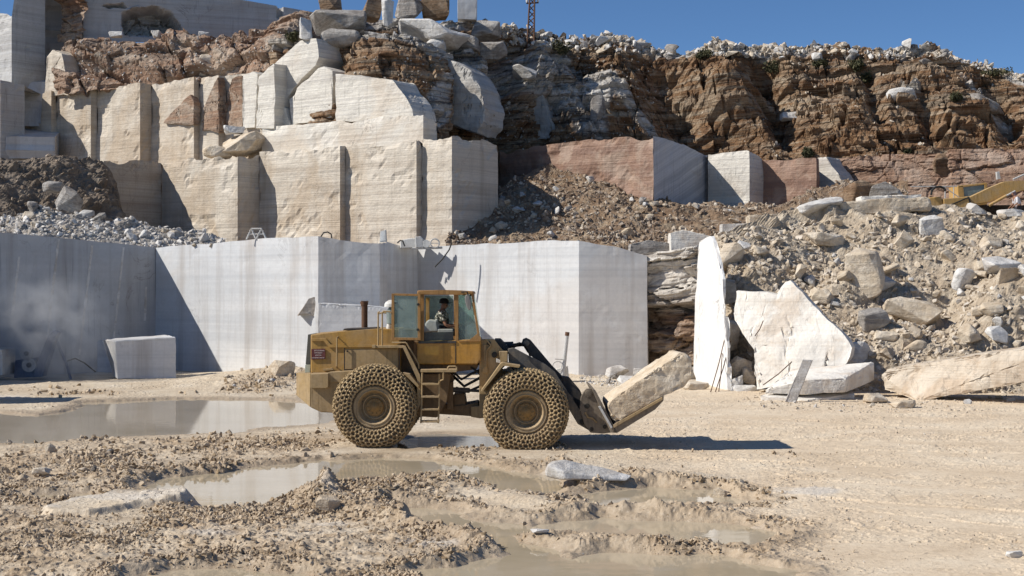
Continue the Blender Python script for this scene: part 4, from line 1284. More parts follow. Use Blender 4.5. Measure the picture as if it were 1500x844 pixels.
door = part('cab_door', M['frame'], cab, ([(573.5, 430), (577.5, 430), (577.5, 498.5), (573.5, 498.5)], .44, .5, .005), ([(612, 431), (616, 431), (616, 498.5), (612, 498.5)], .44, .5, .005), ([(577.5, 429.8), (612, 430.8), (612, 434), (577.5, 433)], .44, .5, .005), ([(577.5, 494.5), (612, 495), (612, 498.5), (577.5, 498.5)], .44, .5, .005), label='cab door folded open towards the rear')
part('door_pane', M['glass'], door, ([(577, 432.5), (612.5, 433.5), (612.5, 495.5), (577, 495)], .465, .475, 0))
part('hinge', M['black'], door, ldisc(612.5, 446, .42, .45, .03, 10), ldisc(612, 483, .42, .45, .03, 10), ldisc(578.5, 444, .42, .45, .02, 10))
part('operator_seat', M['seat'], cab, ([(621, 487), (623, 473), (628, 468), (640, 470), (642, 486)], 1.1, 1.6, .03), ([(636, 469), (641, 467), (645, 486), (640, 487)], 1.15, 1.6, .02), ([(641, 482), (664, 482), (664, 488), (641, 488)], 1.1, 1.6, .02))
part('curtain_pillar', M['yellow'], cab, ([(624, 436), (629, 436), (629, 486), (624, 486)], 1.9, 1.98, .004), label='yellow upright inside the far side of the cab')


def swheel(bm):
    c = LP(680, 477.5, 1.35)
    Rm = Matrix.Rotation(math.radians(-62), 3, 'Y')
    pts = [c + Rm @ Vector((0.21 * math.cos(a), .21 * math.sin(a), 0)) for a in np.linspace(0, 2 * math.pi, 25)]
    Rm = Matrix.Rotation(math.radians(-25), 3, 'Y')
    pts = [c + Rm @ Vector((0.2 * math.cos(a), .2 * math.sin(a), 0)) for a in np.linspace(0, 2 * math.pi, 25)]
    add_tube(bm, pts, .017, 8)
    add_tube(bm, [pts[0], c, pts[12]], .012, 6)
    add_tube(bm, [pts[6], c, pts[18]], .012, 6)
    add_tube(bm, [c, LP(686, 497, 1.35)], [.03, .05], 10)


part('steering_wheel', M['black'], cab, swheel)
mir = part('mirror', M['mirror'], cab, ([(681, 433.5), (684, 431), (688, 434), (690.5, 444), (690, 453), (687, 455.5), (683.5, 450), (681, 441)], .3, .36, .02))
part('mirror_bracket', M['black'], mir, ltube([(676, 428, .6), (684, 427.5, .33), (686, 433, .34)], .016), ltube([(694, 432, .9), (693, 441, .6)], .014))
part('front_mirror', M['black'], cab, ([(691, 444), (693.5, 443), (697, 460), (696, 463.5), (693.5, 460)], 1.85, 1.95, .01), ltube([(694, 430, 2.0), (695, 440, 1.95), (693, 446, 1.9)], .014), ([(690.5, 431), (694, 430.5), (695, 437), (691.5, 438)], 1.0, 1.08, .008))
part('work_lamp', M['darksteel'], cab, ([(676, 426), (683, 426.5), (683, 433), (677, 433)], .66, .8, .01), ([(687, 428), (692, 428), (692, 434), (688, 434)], .8, .95, .01))

# --- centre frame, ladder
frame = part('centre_frame', M['brownsteel'], loader,
     ([(586, 483), (612, 483), (612, 546), (586, 546)], 1.0, 2.0, .01),
     ([(520, 546), (625, 546), (664, 549), (664, 560), (640, 575), (640, 590), (664, 597), (700, 590), (704, 611), (664, 608), (600, 604), (560, 600), (520, 600)], .95, 1.95, .015),
     ([(612, 534), (702, 534), (698, 541), (660, 546), (612, 546)], .9, 1.95, .01),
     ([(655, 560), (664, 560), (664, 600), (655, 600)], .8, .95, .01),
     ([(664, 578), (680, 576), (684, 604), (664, 607)], 1.0, 1.9, .02))
part('hydraulic_hose', M['black'], loader, ltube([(664, 545, 1.0), (676, 556, .95), (690, 548, .95), (706, 541, 1.0)], .03, 7), ltube([(664, 551, 1.2), (680, 566, 1.0), (706, 552, 1.1)], .035, 7), ltube([(668, 568, .9), (685, 574, .85), (703, 566, .9)], .03, 7), ltube([(690, 538, .9), (700, 545, .85), (706, 552, .9)], .024, 7))
part('steering_cylinder', M['darksteel'], loader, ltube([(664, 571, .85), (688, 572, .85)], .06, 10), ltube([(688, 572, .85), (706, 573, .85)], .035, 8))
part('fuel_tank', M['brownsteel'], loader, ([(618, 548), (660, 548), (658, 562), (655, 588), (640, 612), (612, 610), (606, 590), (612, 556)], .55, .95, .02))
lad = part('ladder', M['tanpaint'], loader,
     ([(616, 541.5), (669, 541.5), (669, 545.5), (616, 545.5)], .1, .6, .006),
     ltube([(618.5, 545, .18), (618, 585, .18), (616.5, 620, .18)], .02), ltube([(643.5, 548, .18), (643.5, 585, .18), (642, 620, .18)], .02),
     ltube([(656, 542, .12), (656, 538.5, .12), (658, 536.8, .12), (667, 536.8, .12), (669, 538.5, .12), (669, 542, .12)], .018),
     ltube([(649.5, 545, .12), (649.5, 556, .12), (645, 558, .14)], .018))
for y in (563, 581.5, 600, 618):
    part('rung', M['tanpaint'], lad, ([(617, y - 1.3), (643, y - 1.3), (643, y + 1.3), (617, y + 1.3)], .1, .34, .004))

# --- front frame and linkage
ff = part('front_frame', M['tanpaint'], loader,
     ([(702, 497), (724, 497), (735, 513), (744, 516), (744, 532), (735, 540), (742, 606), (702, 612)], .78, .95, .012), ([(702, 497), (724, 497), (735, 513), (744, 516), (744, 532), (735, 540), (742, 606), (702, 612)], 1.85, 2.02, .012),
     ([(704, 540), (752, 545), (756, 607), (704, 609)], .95, 1.85, .01), ([(690, 596), (742, 592), (742, 610), (703, 613), (690, 611)], .8, 2.0, .01))
part('lamp_box', M['tanpaint'], ff, ([(731, 515), (743.5, 515), (743.5, 530), (733, 531)], .5, .8, .008))
part('pivot_pin', M['black'], ff, ldisc(724.3, 520, .72, .79, .065, 16), ldisc(716, 503, .74, .79, .05, 12))
part('cover_plate', M['tanpaint'], ff, ldisc(711, 543, .75, .79, .075, 16), ([(708, 505), (712, 505), (714, 540), (709, 540)], .75, .79, .004), ltube([(712, 497, .74), (719, 506, .74), (713, 513, .74), (712, 538, .74)], .02))
part('fender', M['tanpaint'], loader, ([(704, 573.5), (706.5, 574.5), (737, 535.5), (760, 539), (762, 536), (736, 531.5), (733.5, 532.5)], .02, .78, .004), label='front fender plate behind the front tyre')
part('grease_fitting', M['galv'], ff, ([(727, 525), (734, 528), (733, 532.5), (727, 531)], .68, .76, .01), ([(736, 506), (742, 505), (744, 514), (737, 515)], 1.0, 1.2, .01))
ARM = [(744, 511), (752, 509.5), (800, 534.5), (813, 545), (851, 605), (862, 614), (881, 633), (866, 632.5), (846, 621), (829, 592), (804, 560), (790, 552.5), (754, 546), (745, 530)]
for d in (.72, 1.92):
    a = part('lift_arm', M['armsteel'], loader, (ARM, d, d + .16, .014))
    part('pin', M['black'], a, ldisc(797.5, 549, d - .02, d, .055, 16), ldisc(853, 618.5, d - .03, d, .06, 16))
part('cross_tube', M['armsteel'], loader, lambda bm: add_tube(bm, [LP(833, 585, .8), LP(833, 585, 2.0)], .11, 14))
bell = part('bellcrank', M['darksteel'], loader, ([(764, 503), (766, 497), (771, 495), (777, 498), (809, 536), (822, 549), (833, 568), (828, 574), (806, 548), (772, 516)], 1.3, 1.5, .014))
part('pin', M['couplersteel'], bell, ldisc(771, 503, 1.24, 1.3, .07, 18), ldisc(826, 559, 1.24, 1.3, .09, 18))
part('tilt_link', M['darksteel'], loader, ([(822, 551), (834, 553), (850, 572), (853, 580), (852, 600), (845, 602), (838, 592), (824, 566)], 1.2, 1.6, .02))
part('tilt_cylinder', M['darksteel'], loader, ltube([(722, 507, 1.4), (752, 506, 1.4)], .09, 14), ltube([(752, 506, 1.4), (770, 504, 1.4)], .045, 12), ([(724, 497), (733, 497), (745, 510), (752, 512), (748, 520), (730, 512)], 1.0, 1.8, .02))
part('lift_cylinder', M['darksteel'], loader, ltube([(738, 560, 1.0), (790, 566, 1.0)], .08, 14), ltube([(790, 566, 1.0), (836, 592, 1.0)], .045, 12), ltube([(738, 560, 1.75), (790, 566, 1.75)], .08, 14), ltube([(790, 566, 1.75), (836, 592, 1.75)], .045, 12))
part('hydraulic_hose', M['black'], loader, *[ltube([(744 + 2 * k, 514, 1.2 + .1 * k), (750 + 2 * k, 506 + k, 1.15), (761, 502.5 + 1.5 * k, 1.15 + .1 * k), (769, 505 + k, 1.15), (774, 513, 1.2 + .1 * k), (777, 524, 1.25)], .021, 8) for k in range(3)])
part('front_axle', M['brownsteel'], loader, lambda bm: add_tube(bm, [LP(771, 604, .3), LP(771, 604, 1.0), LP(771, 604, 1.45), LP(771, 604, 1.9), LP(771, 604, 2.6)], [.16, .2, .36, .2, .16], 18))
part('rear_axle', M['brownsteel'], loader, lambda bm: add_tube(bm, [LP(548, 597, .3), LP(548, 597, 1.0), LP(548, 597, 1.45), LP(548, 597, 1.9), LP(548, 597, 2.6)], [.16, .2, .36, .2, .16], 18))
COUP = [(855, 574), (859, 569.5), (866, 569.5), (871, 574), (898, 628), (897, 633.5), (884, 635.5), (865, 634), (856, 622), (849, 598), (851, 582)]
for d in (.62, 2.05):
    cp_ = part('coupler_plate', M['couplersteel'], loader, (COUP, d, d + .12, .014))
    part('pin', M['black'], cp_, ldisc(860, 595, d - .03, d + .001, .06, 16), ldisc(886, 625.5, d - .03, d + .001, .045, 14), ldisc(867, 629, d - .03, d + .001, .04, 14))
    part('boss', M['couplersteel'], cp_, ldisc(862.5, 577, d - .035, d + .001, .085, 18), ldisc(862.5, 577, d - .05, d - .03, .05, 14))
    part('lock_chain', M['chain'], cp_, ltube([(857, 604, d - .02), (861, 611, d - .03), (868, 613, d - .03), (874, 619, d - .02)], .022, 6))
buck = part('bucket', M['couplersteel'], loader,
     ([(868, 570.5), (872, 571.5), (901, 627), (905, 634), (895, 634)], .1, 2.75, .008),
     ([(896, 626), (901, 618.5), (970, 579), (972.5, 580), (972, 587), (960, 600), (904, 634.5), (896, 634)], .1, 2.75, .01))
part('wear_strip', M['galv'], buck, ([(876.5, 596), (880, 595), (897.5, 626), (895, 628)], .03, .12, .004))
part('cutting_edge', M['tanpaint'], buck, ([(898, 622.5), (970, 582), (971, 585.5), (899, 627)], .04, .11, .004))

# --- the block on the bucket
bm = bmesh.new()
BO = [(891, 597), (890, 592), (897, 586.5), (940, 556), (996, 518), (1004, 519), (1012, 527.5), (1014, 551), (1003, 566), (970, 581.5), (903, 618.5), (896, 614)]
pts = [Vector(P(x, y, 31.28)) for x, y in BO]
add_prism(bm, pts, (0, 1.8, 0), .035)
refine(bm, .09)
roughen(bm, .06, 2.6, 5, 4, .06)
blk = recentre(link('stone_block', bm_mesh(bm), M['carried']))
tag(blk, 'rough tan stone block tipped up on the loader bucket', 'stone block')
# ------------------------------------------------------------------ people
def skin_obj(name, mat, parent, joints, bones, root, sub=2):
    """joints: name -> (x,y,z,r)"""
    names = list(joints)
    me = bpy.data.meshes.new(name)
    me.from_pydata([joints[n][:3] for n in names], [(names.index(a), names.index(b)) for a, b in bones], [])
    o = bpy.data.objects.new(name, me)
    COL.objects.link(o)
    me.materials.append(mat)
    if parent is not None: o.parent = parent
    md = o.modifiers.new('Skin', 'SKIN')
    md.use_smooth_shade = True
    sv = me.skin_vertices[0].data
    for i, n in enumerate(names):
        j = joints[n]
        r = j[3]
        sv[i].radius = (r, j[4] if len(j) > 4 else r)
        sv[i].use_root = (n == root)
    ss = o.modifiers.new('Sub', 'SUBSURF')
    ss.levels = ss.render_levels = sub
    return o


def hand(J, Bn, wrist, side, wpos, fwd, down):
    """five bent fingers that start inside the palm"""
    w, f, d = Vector(wpos), Vector(fwd).normalized(), Vector(down).normalized()
    s = f.cross(d).normalized() * side
    p = w + f * .05
    J[wrist + '_palm'] = (*p, .03, .018)
    Bn.append((wrist, wrist + '_palm'))
    for k, (off, ln) in enumerate([(-.03, .062), (-.01, .075), (.01, .07), (.03, .055)]):
        a = p + f * .035 + s * off
        b = a + f * ln * .5 + d * .012
        c = b + f * ln * .3 + d * ln * .45
        for q, (v, r) in enumerate([(a, .0095), (b, .009), (c, .008)]):
            J[f'{wrist}_f{k}{q}'] = (*v, r)
        Bn += [(wrist + '_palm', f'{wrist}_f{k}0'), (f'{wrist}_f{k}0', f'{wrist}_f{k}1'), (f'{wrist}_f{k}1', f'{wrist}_f{k}2')]
    t = p - s * .035 + f * -.01
    t2 = t - s * .02 + f * .035 + d * .01
    J[wrist + '_t0'] = (*t, .011); J[wrist + '_t1'] = (*t2, .009)
    Bn += [(wrist + '_palm', wrist + '_t0'), (wrist + '_t0', wrist + '_t1')]


# driver, seated, looking ahead (+X), hands on the wheel
hip = LB + np.array(LP(646, 492, 1.38))
D = empty('person', hip)
tag(D, 'driver in black cap and patterned shirt seated in the loader cab', 'person')
J = {'pelvis': (0, 0, .08, .13, .16), 'waist': (.01, 0, .24, .125, .15), 'chest': (.02, 0, .42, .13, .17), 'upper': (.03, 0, .53, .1, .14), 'neck': (.05, 0, .61, .055), 'head': (.075, 0, .70, .085, .078), 'crown': (.07, 0, .79, .08, .072), 'jaw': (.115, 0, .665, .05, .05), 'nose': (.175, 0, .705, .016), 'chin': (.14, 0, .645, .028)}
Bn = [('pelvis', 'waist'), ('waist', 'chest'), ('chest', 'upper'), ('upper', 'neck'), ('neck', 'head'), ('head', 'crown'), ('head', 'jaw'), ('jaw', 'chin'), ('head', 'nose')]
for s, nm in ((-1, 'n'), (1, 'f')):
    J['sh' + nm] = (.03, .19 * s, .5, .06); J['el' + nm] = (.13, .24 * s, .24, .045); J['wr' + nm] = (.37, .19 * s, .22, .032)
    J['hp' + nm] = (.05, .1 * s, .06, .095); J['kn' + nm] = (.46, .14 * s, .1, .07); J['an' + nm] = (.54, .14 * s, -.3, .045); J['to' + nm] = (.7, .14 * s, -.34, .04)
    Bn += [('upper', 'sh' + nm), ('sh' + nm, 'el' + nm), ('el' + nm, 'wr' + nm), ('pelvis', 'hp' + nm), ('hp' + nm, 'kn' + nm), ('kn' + nm, 'an' + nm), ('an' + nm, 'to' + nm)]
    hand(J, Bn, 'wr' + nm, s, J['wr' + nm][:3], (.95, -.1 * s, .25), (.3, 0, -1))
skin_obj('body', M['skin'], D, J, Bn, 'pelvis')
JS = {k: (*J[k][:3], *(r + .026 for r in J[k][3:])) for k in ('pelvis', 'waist', 'chest', 'upper', 'shn', 'shf')}
JS['upper'] = (.025, 0, .55, .13, .17)
JS['collar'] = (.04, 0, .6, .075)
JS['elbn'] = (.09, -.225, .33, .075); JS['elbf'] = (.09, .225, .33, .075)
skin_obj('shirt', M['shirt'], D, JS, [('pelvis', 'waist'), ('waist', 'chest'), ('chest', 'upper'), ('upper', 'collar'), ('upper', 'shn'), ('upper', 'shf'), ('shn', 'elbn'), ('shf', 'elbf')], 'pelvis')
JT = {k: (*J[k][:3], *(r + .014 for r in J[k][3:])) for k in ('pelvis', 'hpn', 'hpf', 'knn', 'knf', 'ann', 'anf')}
skin_obj('trousers', M['trouser'], D, JT, [('pelvis', 'hpn'), ('pelvis', 'hpf'), ('hpn', 'knn'), ('hpf', 'knf'), ('knn', 'ann'), ('knf', 'anf')], 'pelvis')
bm = bmesh.new()
add_lathe(bm, [(.106, -.01), (.108, .035), (.1, .075), (.07, .105), (.03, .115), (0, .116)], 24, Matrix.Translation((.07, 0, .755)) @ Matrix.Rotation(.06, 4, 'Y') @ Matrix.Diagonal((1.05, .9, 1, 1)))
pk = [bm.verts.new(v) for v in ((.14, -.075, .762), (.2, -.065, .768), (.25, -.03, .766), (.255, 0, .766), (.25, .03, .766), (.2, .065, .768), (.14, .075, .762))]
pf = bm.faces.new(pk)
ex = bmesh.ops.extrude_face_region(bm, geom=[pf])
bmesh.ops.translate(bm, vec=(0, 0, .01), verts=[v for v in ex['geom'] if isinstance(v, bmesh.types.BMVert)])
link('cap', bm_mesh(bm), M['capcloth'], D, True)
bm = bmesh.new()
for s in (-1, 1):
    bmesh.ops.create_uvsphere(bm, u_segments=10, v_segments=8, radius=.011, matrix=Matrix.Translation((.152, .032 * s, .725)))
link('eyes', bm_mesh(bm), M['black'], D, True)
bm = bmesh.new()
for s in (-1, 1):
    bmesh.ops.create_uvsphere(bm, u_segments=10, v_segments=8, radius=.03, matrix=Matrix.Translation((.07, .078 * s, .705)) @ Matrix.Diagonal((.6, .3, 1, 1)))
link('ears', bm_mesh(bm), M['skin'], D, True)

# worker beside the excavator, leaning forward, cut by the edge of the photograph
wp0 = P(1491, 303, 69)
W = empty('person', (wp0[0], wp0[1], wp0[2] - .95))
tag(W, 'worker in white shirt and mauve head scarf bending beside the excavator', 'person')
J = {'pelvis': (.05, 0, .93, .13, .15), 'waist': (0, 0, 1.1, .12, .15), 'chest': (-.07, 0, 1.28, .14, .17), 'upper': (-.12, 0, 1.4, .11, .14), 'neck': (-.17, 0, 1.47, .055), 'head': (-.22, -.01, 1.56, .085, .08), 'crown': (-.21, 0, 1.64, .08), 'jaw': (-.26, -.02, 1.52, .05), 'nose': (-.32, -.02, 1.56, .016)}
Bn = [('pelvis', 'waist'), ('waist', 'chest'), ('chest', 'upper'), ('upper', 'neck'), ('neck', 'head'), ('head', 'crown'), ('head', 'jaw'), ('head', 'nose')]
for s, nm in ((-1, 'n'), (1, 'f')):
    J['sh' + nm] = (-.1, .2 * s, 1.38, .06); J['el' + nm] = (-.12, .27 * s, 1.1, .045); J['wr' + nm] = (-.3, .22 * s, .95, .032)
    J['hp' + nm] = (.05, .1 * s, .88, .095); J['kn' + nm] = (.02, .12 * s, .48, .065); J['an' + nm] = (.06, .12 * s, .07, .045); J['to' + nm] = (-.12, .13 * s, .04, .04)
    Bn += [('upper', 'sh' + nm), ('sh' + nm, 'el' + nm), ('el' + nm, 'wr' + nm), ('pelvis', 'hp' + nm), ('hp' + nm, 'kn' + nm), ('kn' + nm, 'an' + nm), ('an' + nm, 'to' + nm)]
    hand(J, Bn, 'wr' + nm, s, J['wr' + nm][:3], (-.7, 0, -.6), (.6, 0, -.7))
skin_obj('body', M['skin'], W, J, Bn, 'pelvis')
JS = {k: (*J[k][:3], *(r + .016 for r in J[k][3:])) for k in ('pelvis', 'waist', 'chest', 'upper', 'shn', 'shf', 'eln', 'elf')}
skin_obj('shirt', M['whitecloth'], W, JS, [('pelvis', 'waist'), ('waist', 'chest'), ('chest', 'upper'), ('upper', 'shn'), ('upper', 'shf'), ('shn', 'eln'), ('shf', 'elf')], 'pelvis')
JT = {k: (*J[k][:3], *(r + .016 for r in J[k][3:])) for k in ('pelvis', 'hpn', 'hpf', 'knn', 'knf', 'ann', 'anf')}
skin_obj('trousers', M['trouser'], W, JT, [('pelvis', 'hpn'), ('pelvis', 'hpf'), ('hpn', 'knn'), ('hpf', 'knf'), ('knn', 'ann'), ('knf', 'anf')], 'pelvis')
JH = {'a': (-.2, 0, 1.64, .1), 'b': (-.18, 0, 1.57, .098), 'c': (-.13, 0, 1.47, .085)}
skin_obj('head_scarf', M['scarf'], W, JH, [('a', 'b'), ('b', 'c')], 'b')
# ------------------------------------------------------------------ single rocks, machines, gear
bpy.context.view_layer.update()
DG = bpy.context.evaluated_depsgraph_get()
TERR = {'cliff', 'rubble_slope', 'rubble_mound', 'rubble_heap', 'ground', 'rock_mass', 'rock_band', 'terrain', 'quarry_wall', 'rock_notch'}


def ray(px, py, skip=('water', 'wheel', 'person', 'stone_block')):
    d = Vector(((px - CX) / F, 1, -(py - HY) / F)).normalized()
    o = Vector((0, 0, CH))
    for _ in range(6):
        ok, loc, nrm, i, ob, m = SC.ray_cast(DG, o, d)
        if not ok: return None
        nm = ob.name.split('.')[0]
        if nm in TERR or nm in ('rock_slab', 'boulder', 'stone_slab'): return np.array(loc), np.array(nrm), nm
        o = loc + d * .02
    return None


SEED = [100]


def boulder(px, py, w, h, mat, label, Y=None, depth=.8, boxy=.7, rot=0., npts=18, rough=.035, sink=.25, name='boulder', cat='boulder', tiltx=0., group=None):
    SEED[0] += 1
    if Y is None:
        r = ray(px, py + h * .35)
        Y = r[0][1] if r else 60
    s = Y / F
    dims = (w * s, w * s * depth, h * s)
    ca, sa = abs(math.cos(rot)), abs(math.sin(rot))
    me = rock_mesh(SEED[0], dims, npts, boxy, max(dims) / 11, rough)
    o = link(name, me, M[mat])
    c = P(px, py, Y)
    o.location = (c[0], c[1] + dims[1] * (.5 - sink), c[2])
    o.rotation_euler = (tiltx, rot, random.Random(SEED[0]).uniform(-.3, .3))
    return tag(o, label, cat, group)


def slab(outline, Y, depth, mat, label, name='stone_slab', cat='stone slab', res=None, amp=.04, edge=.05, vec=None, bevel=.02, seed=None):
    SEED[0] += 1
    pts = [Vector(P(x, y, Y)) for x, y in outline]
    bm = bmesh.new()
    add_prism(bm, pts, vec or (0, depth, 0), bevel)
    refine(bm, res or .2)
    roughen(bm, amp, 1.3, SEED[0], 4, edge)
    o = recentre(link(name, bm_mesh(bm), M[mat]))
    return tag(o, label, cat)


def hull_block(pts, mat, label, name='stone_slab', cat='stone slab', amp=.035, edge=.04, shift=None):
    SEED[0] += 1
    bm = bmesh.new()
    for x, y, Y in pts:
        bm.verts.new(Vector(P(x, y, Y)))
        if shift: bm.verts.new(Vector(P(x, y, Y)) + Vector(shift))
    bmesh.ops.convex_hull(bm, input=bm.verts[:])
    bmesh.ops.bevel(bm, geom=bm.edges[:], offset=.02, segments=1, affect='EDGES', clamp_overlap=True)
    refine(bm, .16)
    roughen(bm, amp, 1.5, SEED[0], 4, edge)
    return tag(recentre(link(name, bm_mesh(bm), M[mat])), label, cat)


# the leaning sheet and the slabs at the foot of the rubble
sheet = face_slab('stone_slab', 'huge pale slab sheet leaning against the rubble pile', [(1077, 425), (1113, 428), (1138, 432), (1150, 414), (1158, 412), (1175, 430), (1192, 447), (1220, 475), (1237, 492), (1249, 509), (1240, 533), (1182, 560), (1107, 572), (1103, 512), (1086, 490), (1074, 464)], 1107, 49.5, (.9, -.35), .7, M['slab'], 71, res=.22, amp=.09, lean=.32, edge=.07, cat='stone slab')
nface = face_slab('rock_slab', 'dazzling white narrow rock face with rusty rods leaning on it', [(1024, 354), (1041, 346), (1052, 382), (1058, 409), (1057, 461), (1062, 464), (1064, 500), (1066, 576), (1022, 576), (1016, 545), (1025, 485), (1019, 440), (1021, 402)], 1020, 55.5, (.1, -1), .14, M['bright'], 72, res=.3, amp=.04)
hull_block([(1112, 580, 45.9), (1182, 586, 45.6), (1252, 577, 46.6), (1114, 589, 45.9), (1182, 595, 45.6), (1250, 588, 46.6), (1130, 572, 48), (1245, 570, 48), (1130, 582, 48), (1245, 580, 48)], 'slab', 'flat pale slab lying on the ground under a thicker slab')
hull_block([(1119, 577, 46), (1180, 578, 45.9), (1238, 576, 46), (1238, 554, 46), (1182, 556, 45.9), (1121, 571, 46), (1150, 566, 48.4), (1281, 557, 48.0), (1281, 530, 48.0), (1160, 541, 48.4)], 'slab', 'thick pale slab resting on a thinner slab before the leaning sheet')
hull_block([(1289, 549, 47.3), (1300, 541, 47.2), (1400, 525, 45.9), (1510, 509, 44.5), (1590, 497, 43.5), (1590, 545, 43.5), (1500, 557, 44.6), (1345, 587, 46.2), (1296, 570, 47.2)], 'tanslab', 'very long pale slab with brown stains lying tilted on the ground', amp=.07, edge=.06, shift=(1.0, 1.7, .05))
slab([(1176, 527), (1190, 528), (1163, 596), (1147, 595)], 45.2, .16, 'wboulder', 'narrow white plank of stone propped against the slab stack', amp=.015, edge=.02, vec=(.05, .16, .0), bevel=.01)
slab([(1108, 378), (1150, 374), (1228, 380), (1229, 400), (1150, 399), (1107, 397)], 57.5, 1.3, 'slab', 'flat light slab jutting from the rubble below gravel')
slab([(1230, 296), (1300, 291), (1362, 288), (1367, 308), (1300, 313), (1231, 316)], 60.2, 1.1, 'boulder', 'long rounded cream block on the crest beside the excavator', name='stone_block', cat='stone block', amp=.08, bevel=.12)
slab([(1262, 288), (1330, 286), (1350, 284), (1350, 292), (1262, 294)], 61.6, 1.0, 'slab', 'thin slab lying behind the long rounded cream block')
slab([(982, 341), (1000, 337), (1042, 346), (1038, 368), (983, 370)], 62.5, 1.2, 'slab', 'white block with sloping top above the dark notch', name='stone_block', cat='stone block')
slab([(924, 357), (950, 352), (981, 356), (980, 372), (922, 372)], 63, 1.4, 'gboulder', 'grey flat slab lying next to the white sloping block')
slab([(1058, 328), (1097, 327), (1098, 339), (1058, 340)], 64, .8, 'wboulder', 'small grey rectangular block on the soil strip', name='stone_block', cat='stone block')
slab([(1098, 316), (1150, 313), (1152, 333), (1100, 336)], 63.4, 1.1, 'boulder', 'pinkish squared block next to the small grey block', name='stone_block', cat='stone block', amp=.06)
slab([(1108, 347), (1145, 345), (1146, 358), (1109, 359)], 61, .8, 'boulder', 'small cream block half buried above the flat light slab', name='stone_block', cat='stone block')
# boulders in the pile
boulder(1268, 403, 66, 86, 'boulder', 'big faceted tan boulder standing upright in the rubble pile', boxy=.5, npts=14)
boulder(1340, 458, 96, 50, 'boulder', 'broad tan boulder capped with gravel below the faceted one', rot=.15)
boulder(1208, 351, 66, 30, 'boulder', 'tan boulder with smooth rounded end near the pile crest', rot=.1)
boulder(1284, 470, 58, 44, 'gboulder', 'grey-brown broken boulder at the edge of the leaning sheet', boxy=.6)
boulder(1298, 493, 38, 17, 'boulder', 'small squared tan stone under the grey-brown boulder', boxy=.45)
boulder(1413, 412, 34, 44, 'wboulder', 'pale upright stone in the hollow of the pile', boxy=.6, rot=.3)
boulder(1470, 389, 58, 32, 'wboulder', 'pale flat-topped stone sticking out high on the pile', boxy=.6, rot=.2)
boulder(1366, 334, 46, 40, 'wboulder', 'whitish wedge stone near the crest below the yellow boom', boxy=.6, rot=-.3)
boulder(1390, 345, 26, 24, 'boulder', 'tan stone leaning on the whitish wedge stone', boxy=.6)
boulder(1432, 307, 36, 18, 'wboulder', 'pale stone perched on the crest under the boom', boxy=.55, rot=.15)
boulder(1484, 312, 46, 15, 'wboulder', 'flat pale stone on the crest in front of the worker', boxy=.5)
boulder(1203, 303, 76, 30, 'wboulder', 'large white rock lying on the crest left of the long cream block', boxy=.6, rot=-.15)
boulder(1262, 281, 50, 40, 'bboulder', 'brown rock behind the crest beside the grey streaked rock', boxy=.7, Y=67)
boulder(1298, 281, 60, 34, 'gboulder', 'grey streaked rock behind the crest with glossy folds', boxy=.7, Y=66.5)
boulder(1253, 520, 60, 44, 'wboulder', 'broken pale rock between leaning sheet and long slab', boxy=.65)
boulder(1218, 500, 30, 30, 'gboulder', 'small grey rock wedged against the leaning sheet edge', boxy=.65)
boulder(1340, 508, 44, 26, 'boulder', 'tan rock just behind the long slab', boxy=.65)
boulder(1455, 452, 44, 30, 'boulder', 'rounded tan rock on the lower bulge of the pile', boxy=.8)
boulder(1390, 375, 30, 22, 'boulder', 'small tan rock in mid slope of the pile', boxy=.7)
boulder(1155, 455, 20, 44, 'wboulder', 'white splinter of rock rising behind the leaning sheet', boxy=.6, rot=.2, Y=52)
boulder(1074, 378, 40, 50, 'boulder', 'pale tan rock face patch beside the top of the narrow white face', Y=55.5, boxy=.5, sink=0)
boulder(1068, 428, 34, 46, 'boulder', 'cracked tan rock beside the middle of the narrow white face', Y=54.2, boxy=.5, sink=0)
boulder(1072, 492, 40, 52, 'boulder', 'tan rock wedged between narrow white face and leaning sheet', Y=52.4, boxy=.55, sink=0)
boulder(1086, 540, 38, 40, 'boulder', 'tan rock between the narrow white face and the leaning sheet', boxy=.7, Y=51.2, sink=0)
boulder(1079, 558, 26, 22, 'wboulder', 'small pale rock low between the narrow white face and the leaning sheet', boxy=.6, Y=50.6, sink=0)
boulder(1098, 552, 24, 34, 'boulder', 'upright tan rock touching the left edge of the leaning sheet', boxy=.6, Y=50.9, sink=0)
boulder(1092, 575, 44, 24, 'wboulder', 'pale broken rock at the foot of the narrow white face', boxy=.6, Y=50.2)
boulder(1325, 592, 44, 16, 'boulder', 'flat tan rock on the ground before the long slab', boxy=.6)
boulder(1285, 584, 40, 20, 'boulder', 'tan rock on the ground between stack and long slab', boxy=.6)
# foot of the white wall
boulder(905, 546, 38, 24, 'wboulder', 'round white rock at the foot of the drilled wall', boxy=.75)
boulder(938, 548, 34, 20, 'wboulder', 'squared white rock behind the carried block', boxy=.5)
boulder(925, 560, 46, 20, 'wboulder', 'low white rock in front of the round white rock', boxy=.55)
boulder(1012, 548, 36, 22, 'wboulder', 'white rock peeping out past the end of the carried block', boxy=.6)
boulder(1020, 565, 44, 18, 'boulder', 'tan rock on the ground under the end of the carried block', boxy=.7)
boulder(412, 540, 44, 30, 'boulder', 'tan boulder in the mud heap behind the loader', boxy=.7)
boulder(862, 692, 130, 25, 'wboulder', 'flat grey-white rock lying in the mud before the front tyre', depth=.55, boxy=.55, rot=.06, sink=.4, npts=26, rough=.045)
boulder(1055, 725, 24, 22, 'boulder', 'lone tan stone beside the puddle', boxy=.7)
boulder(58, 692, 32, 17, 'boulder', 'rounded stone half sunk in churned mud', boxy=.9)
boulder(478, 738, 48, 30, 'boulder', 'pale pointed lump rising from the churned mud', boxy=.8, depth=.7)
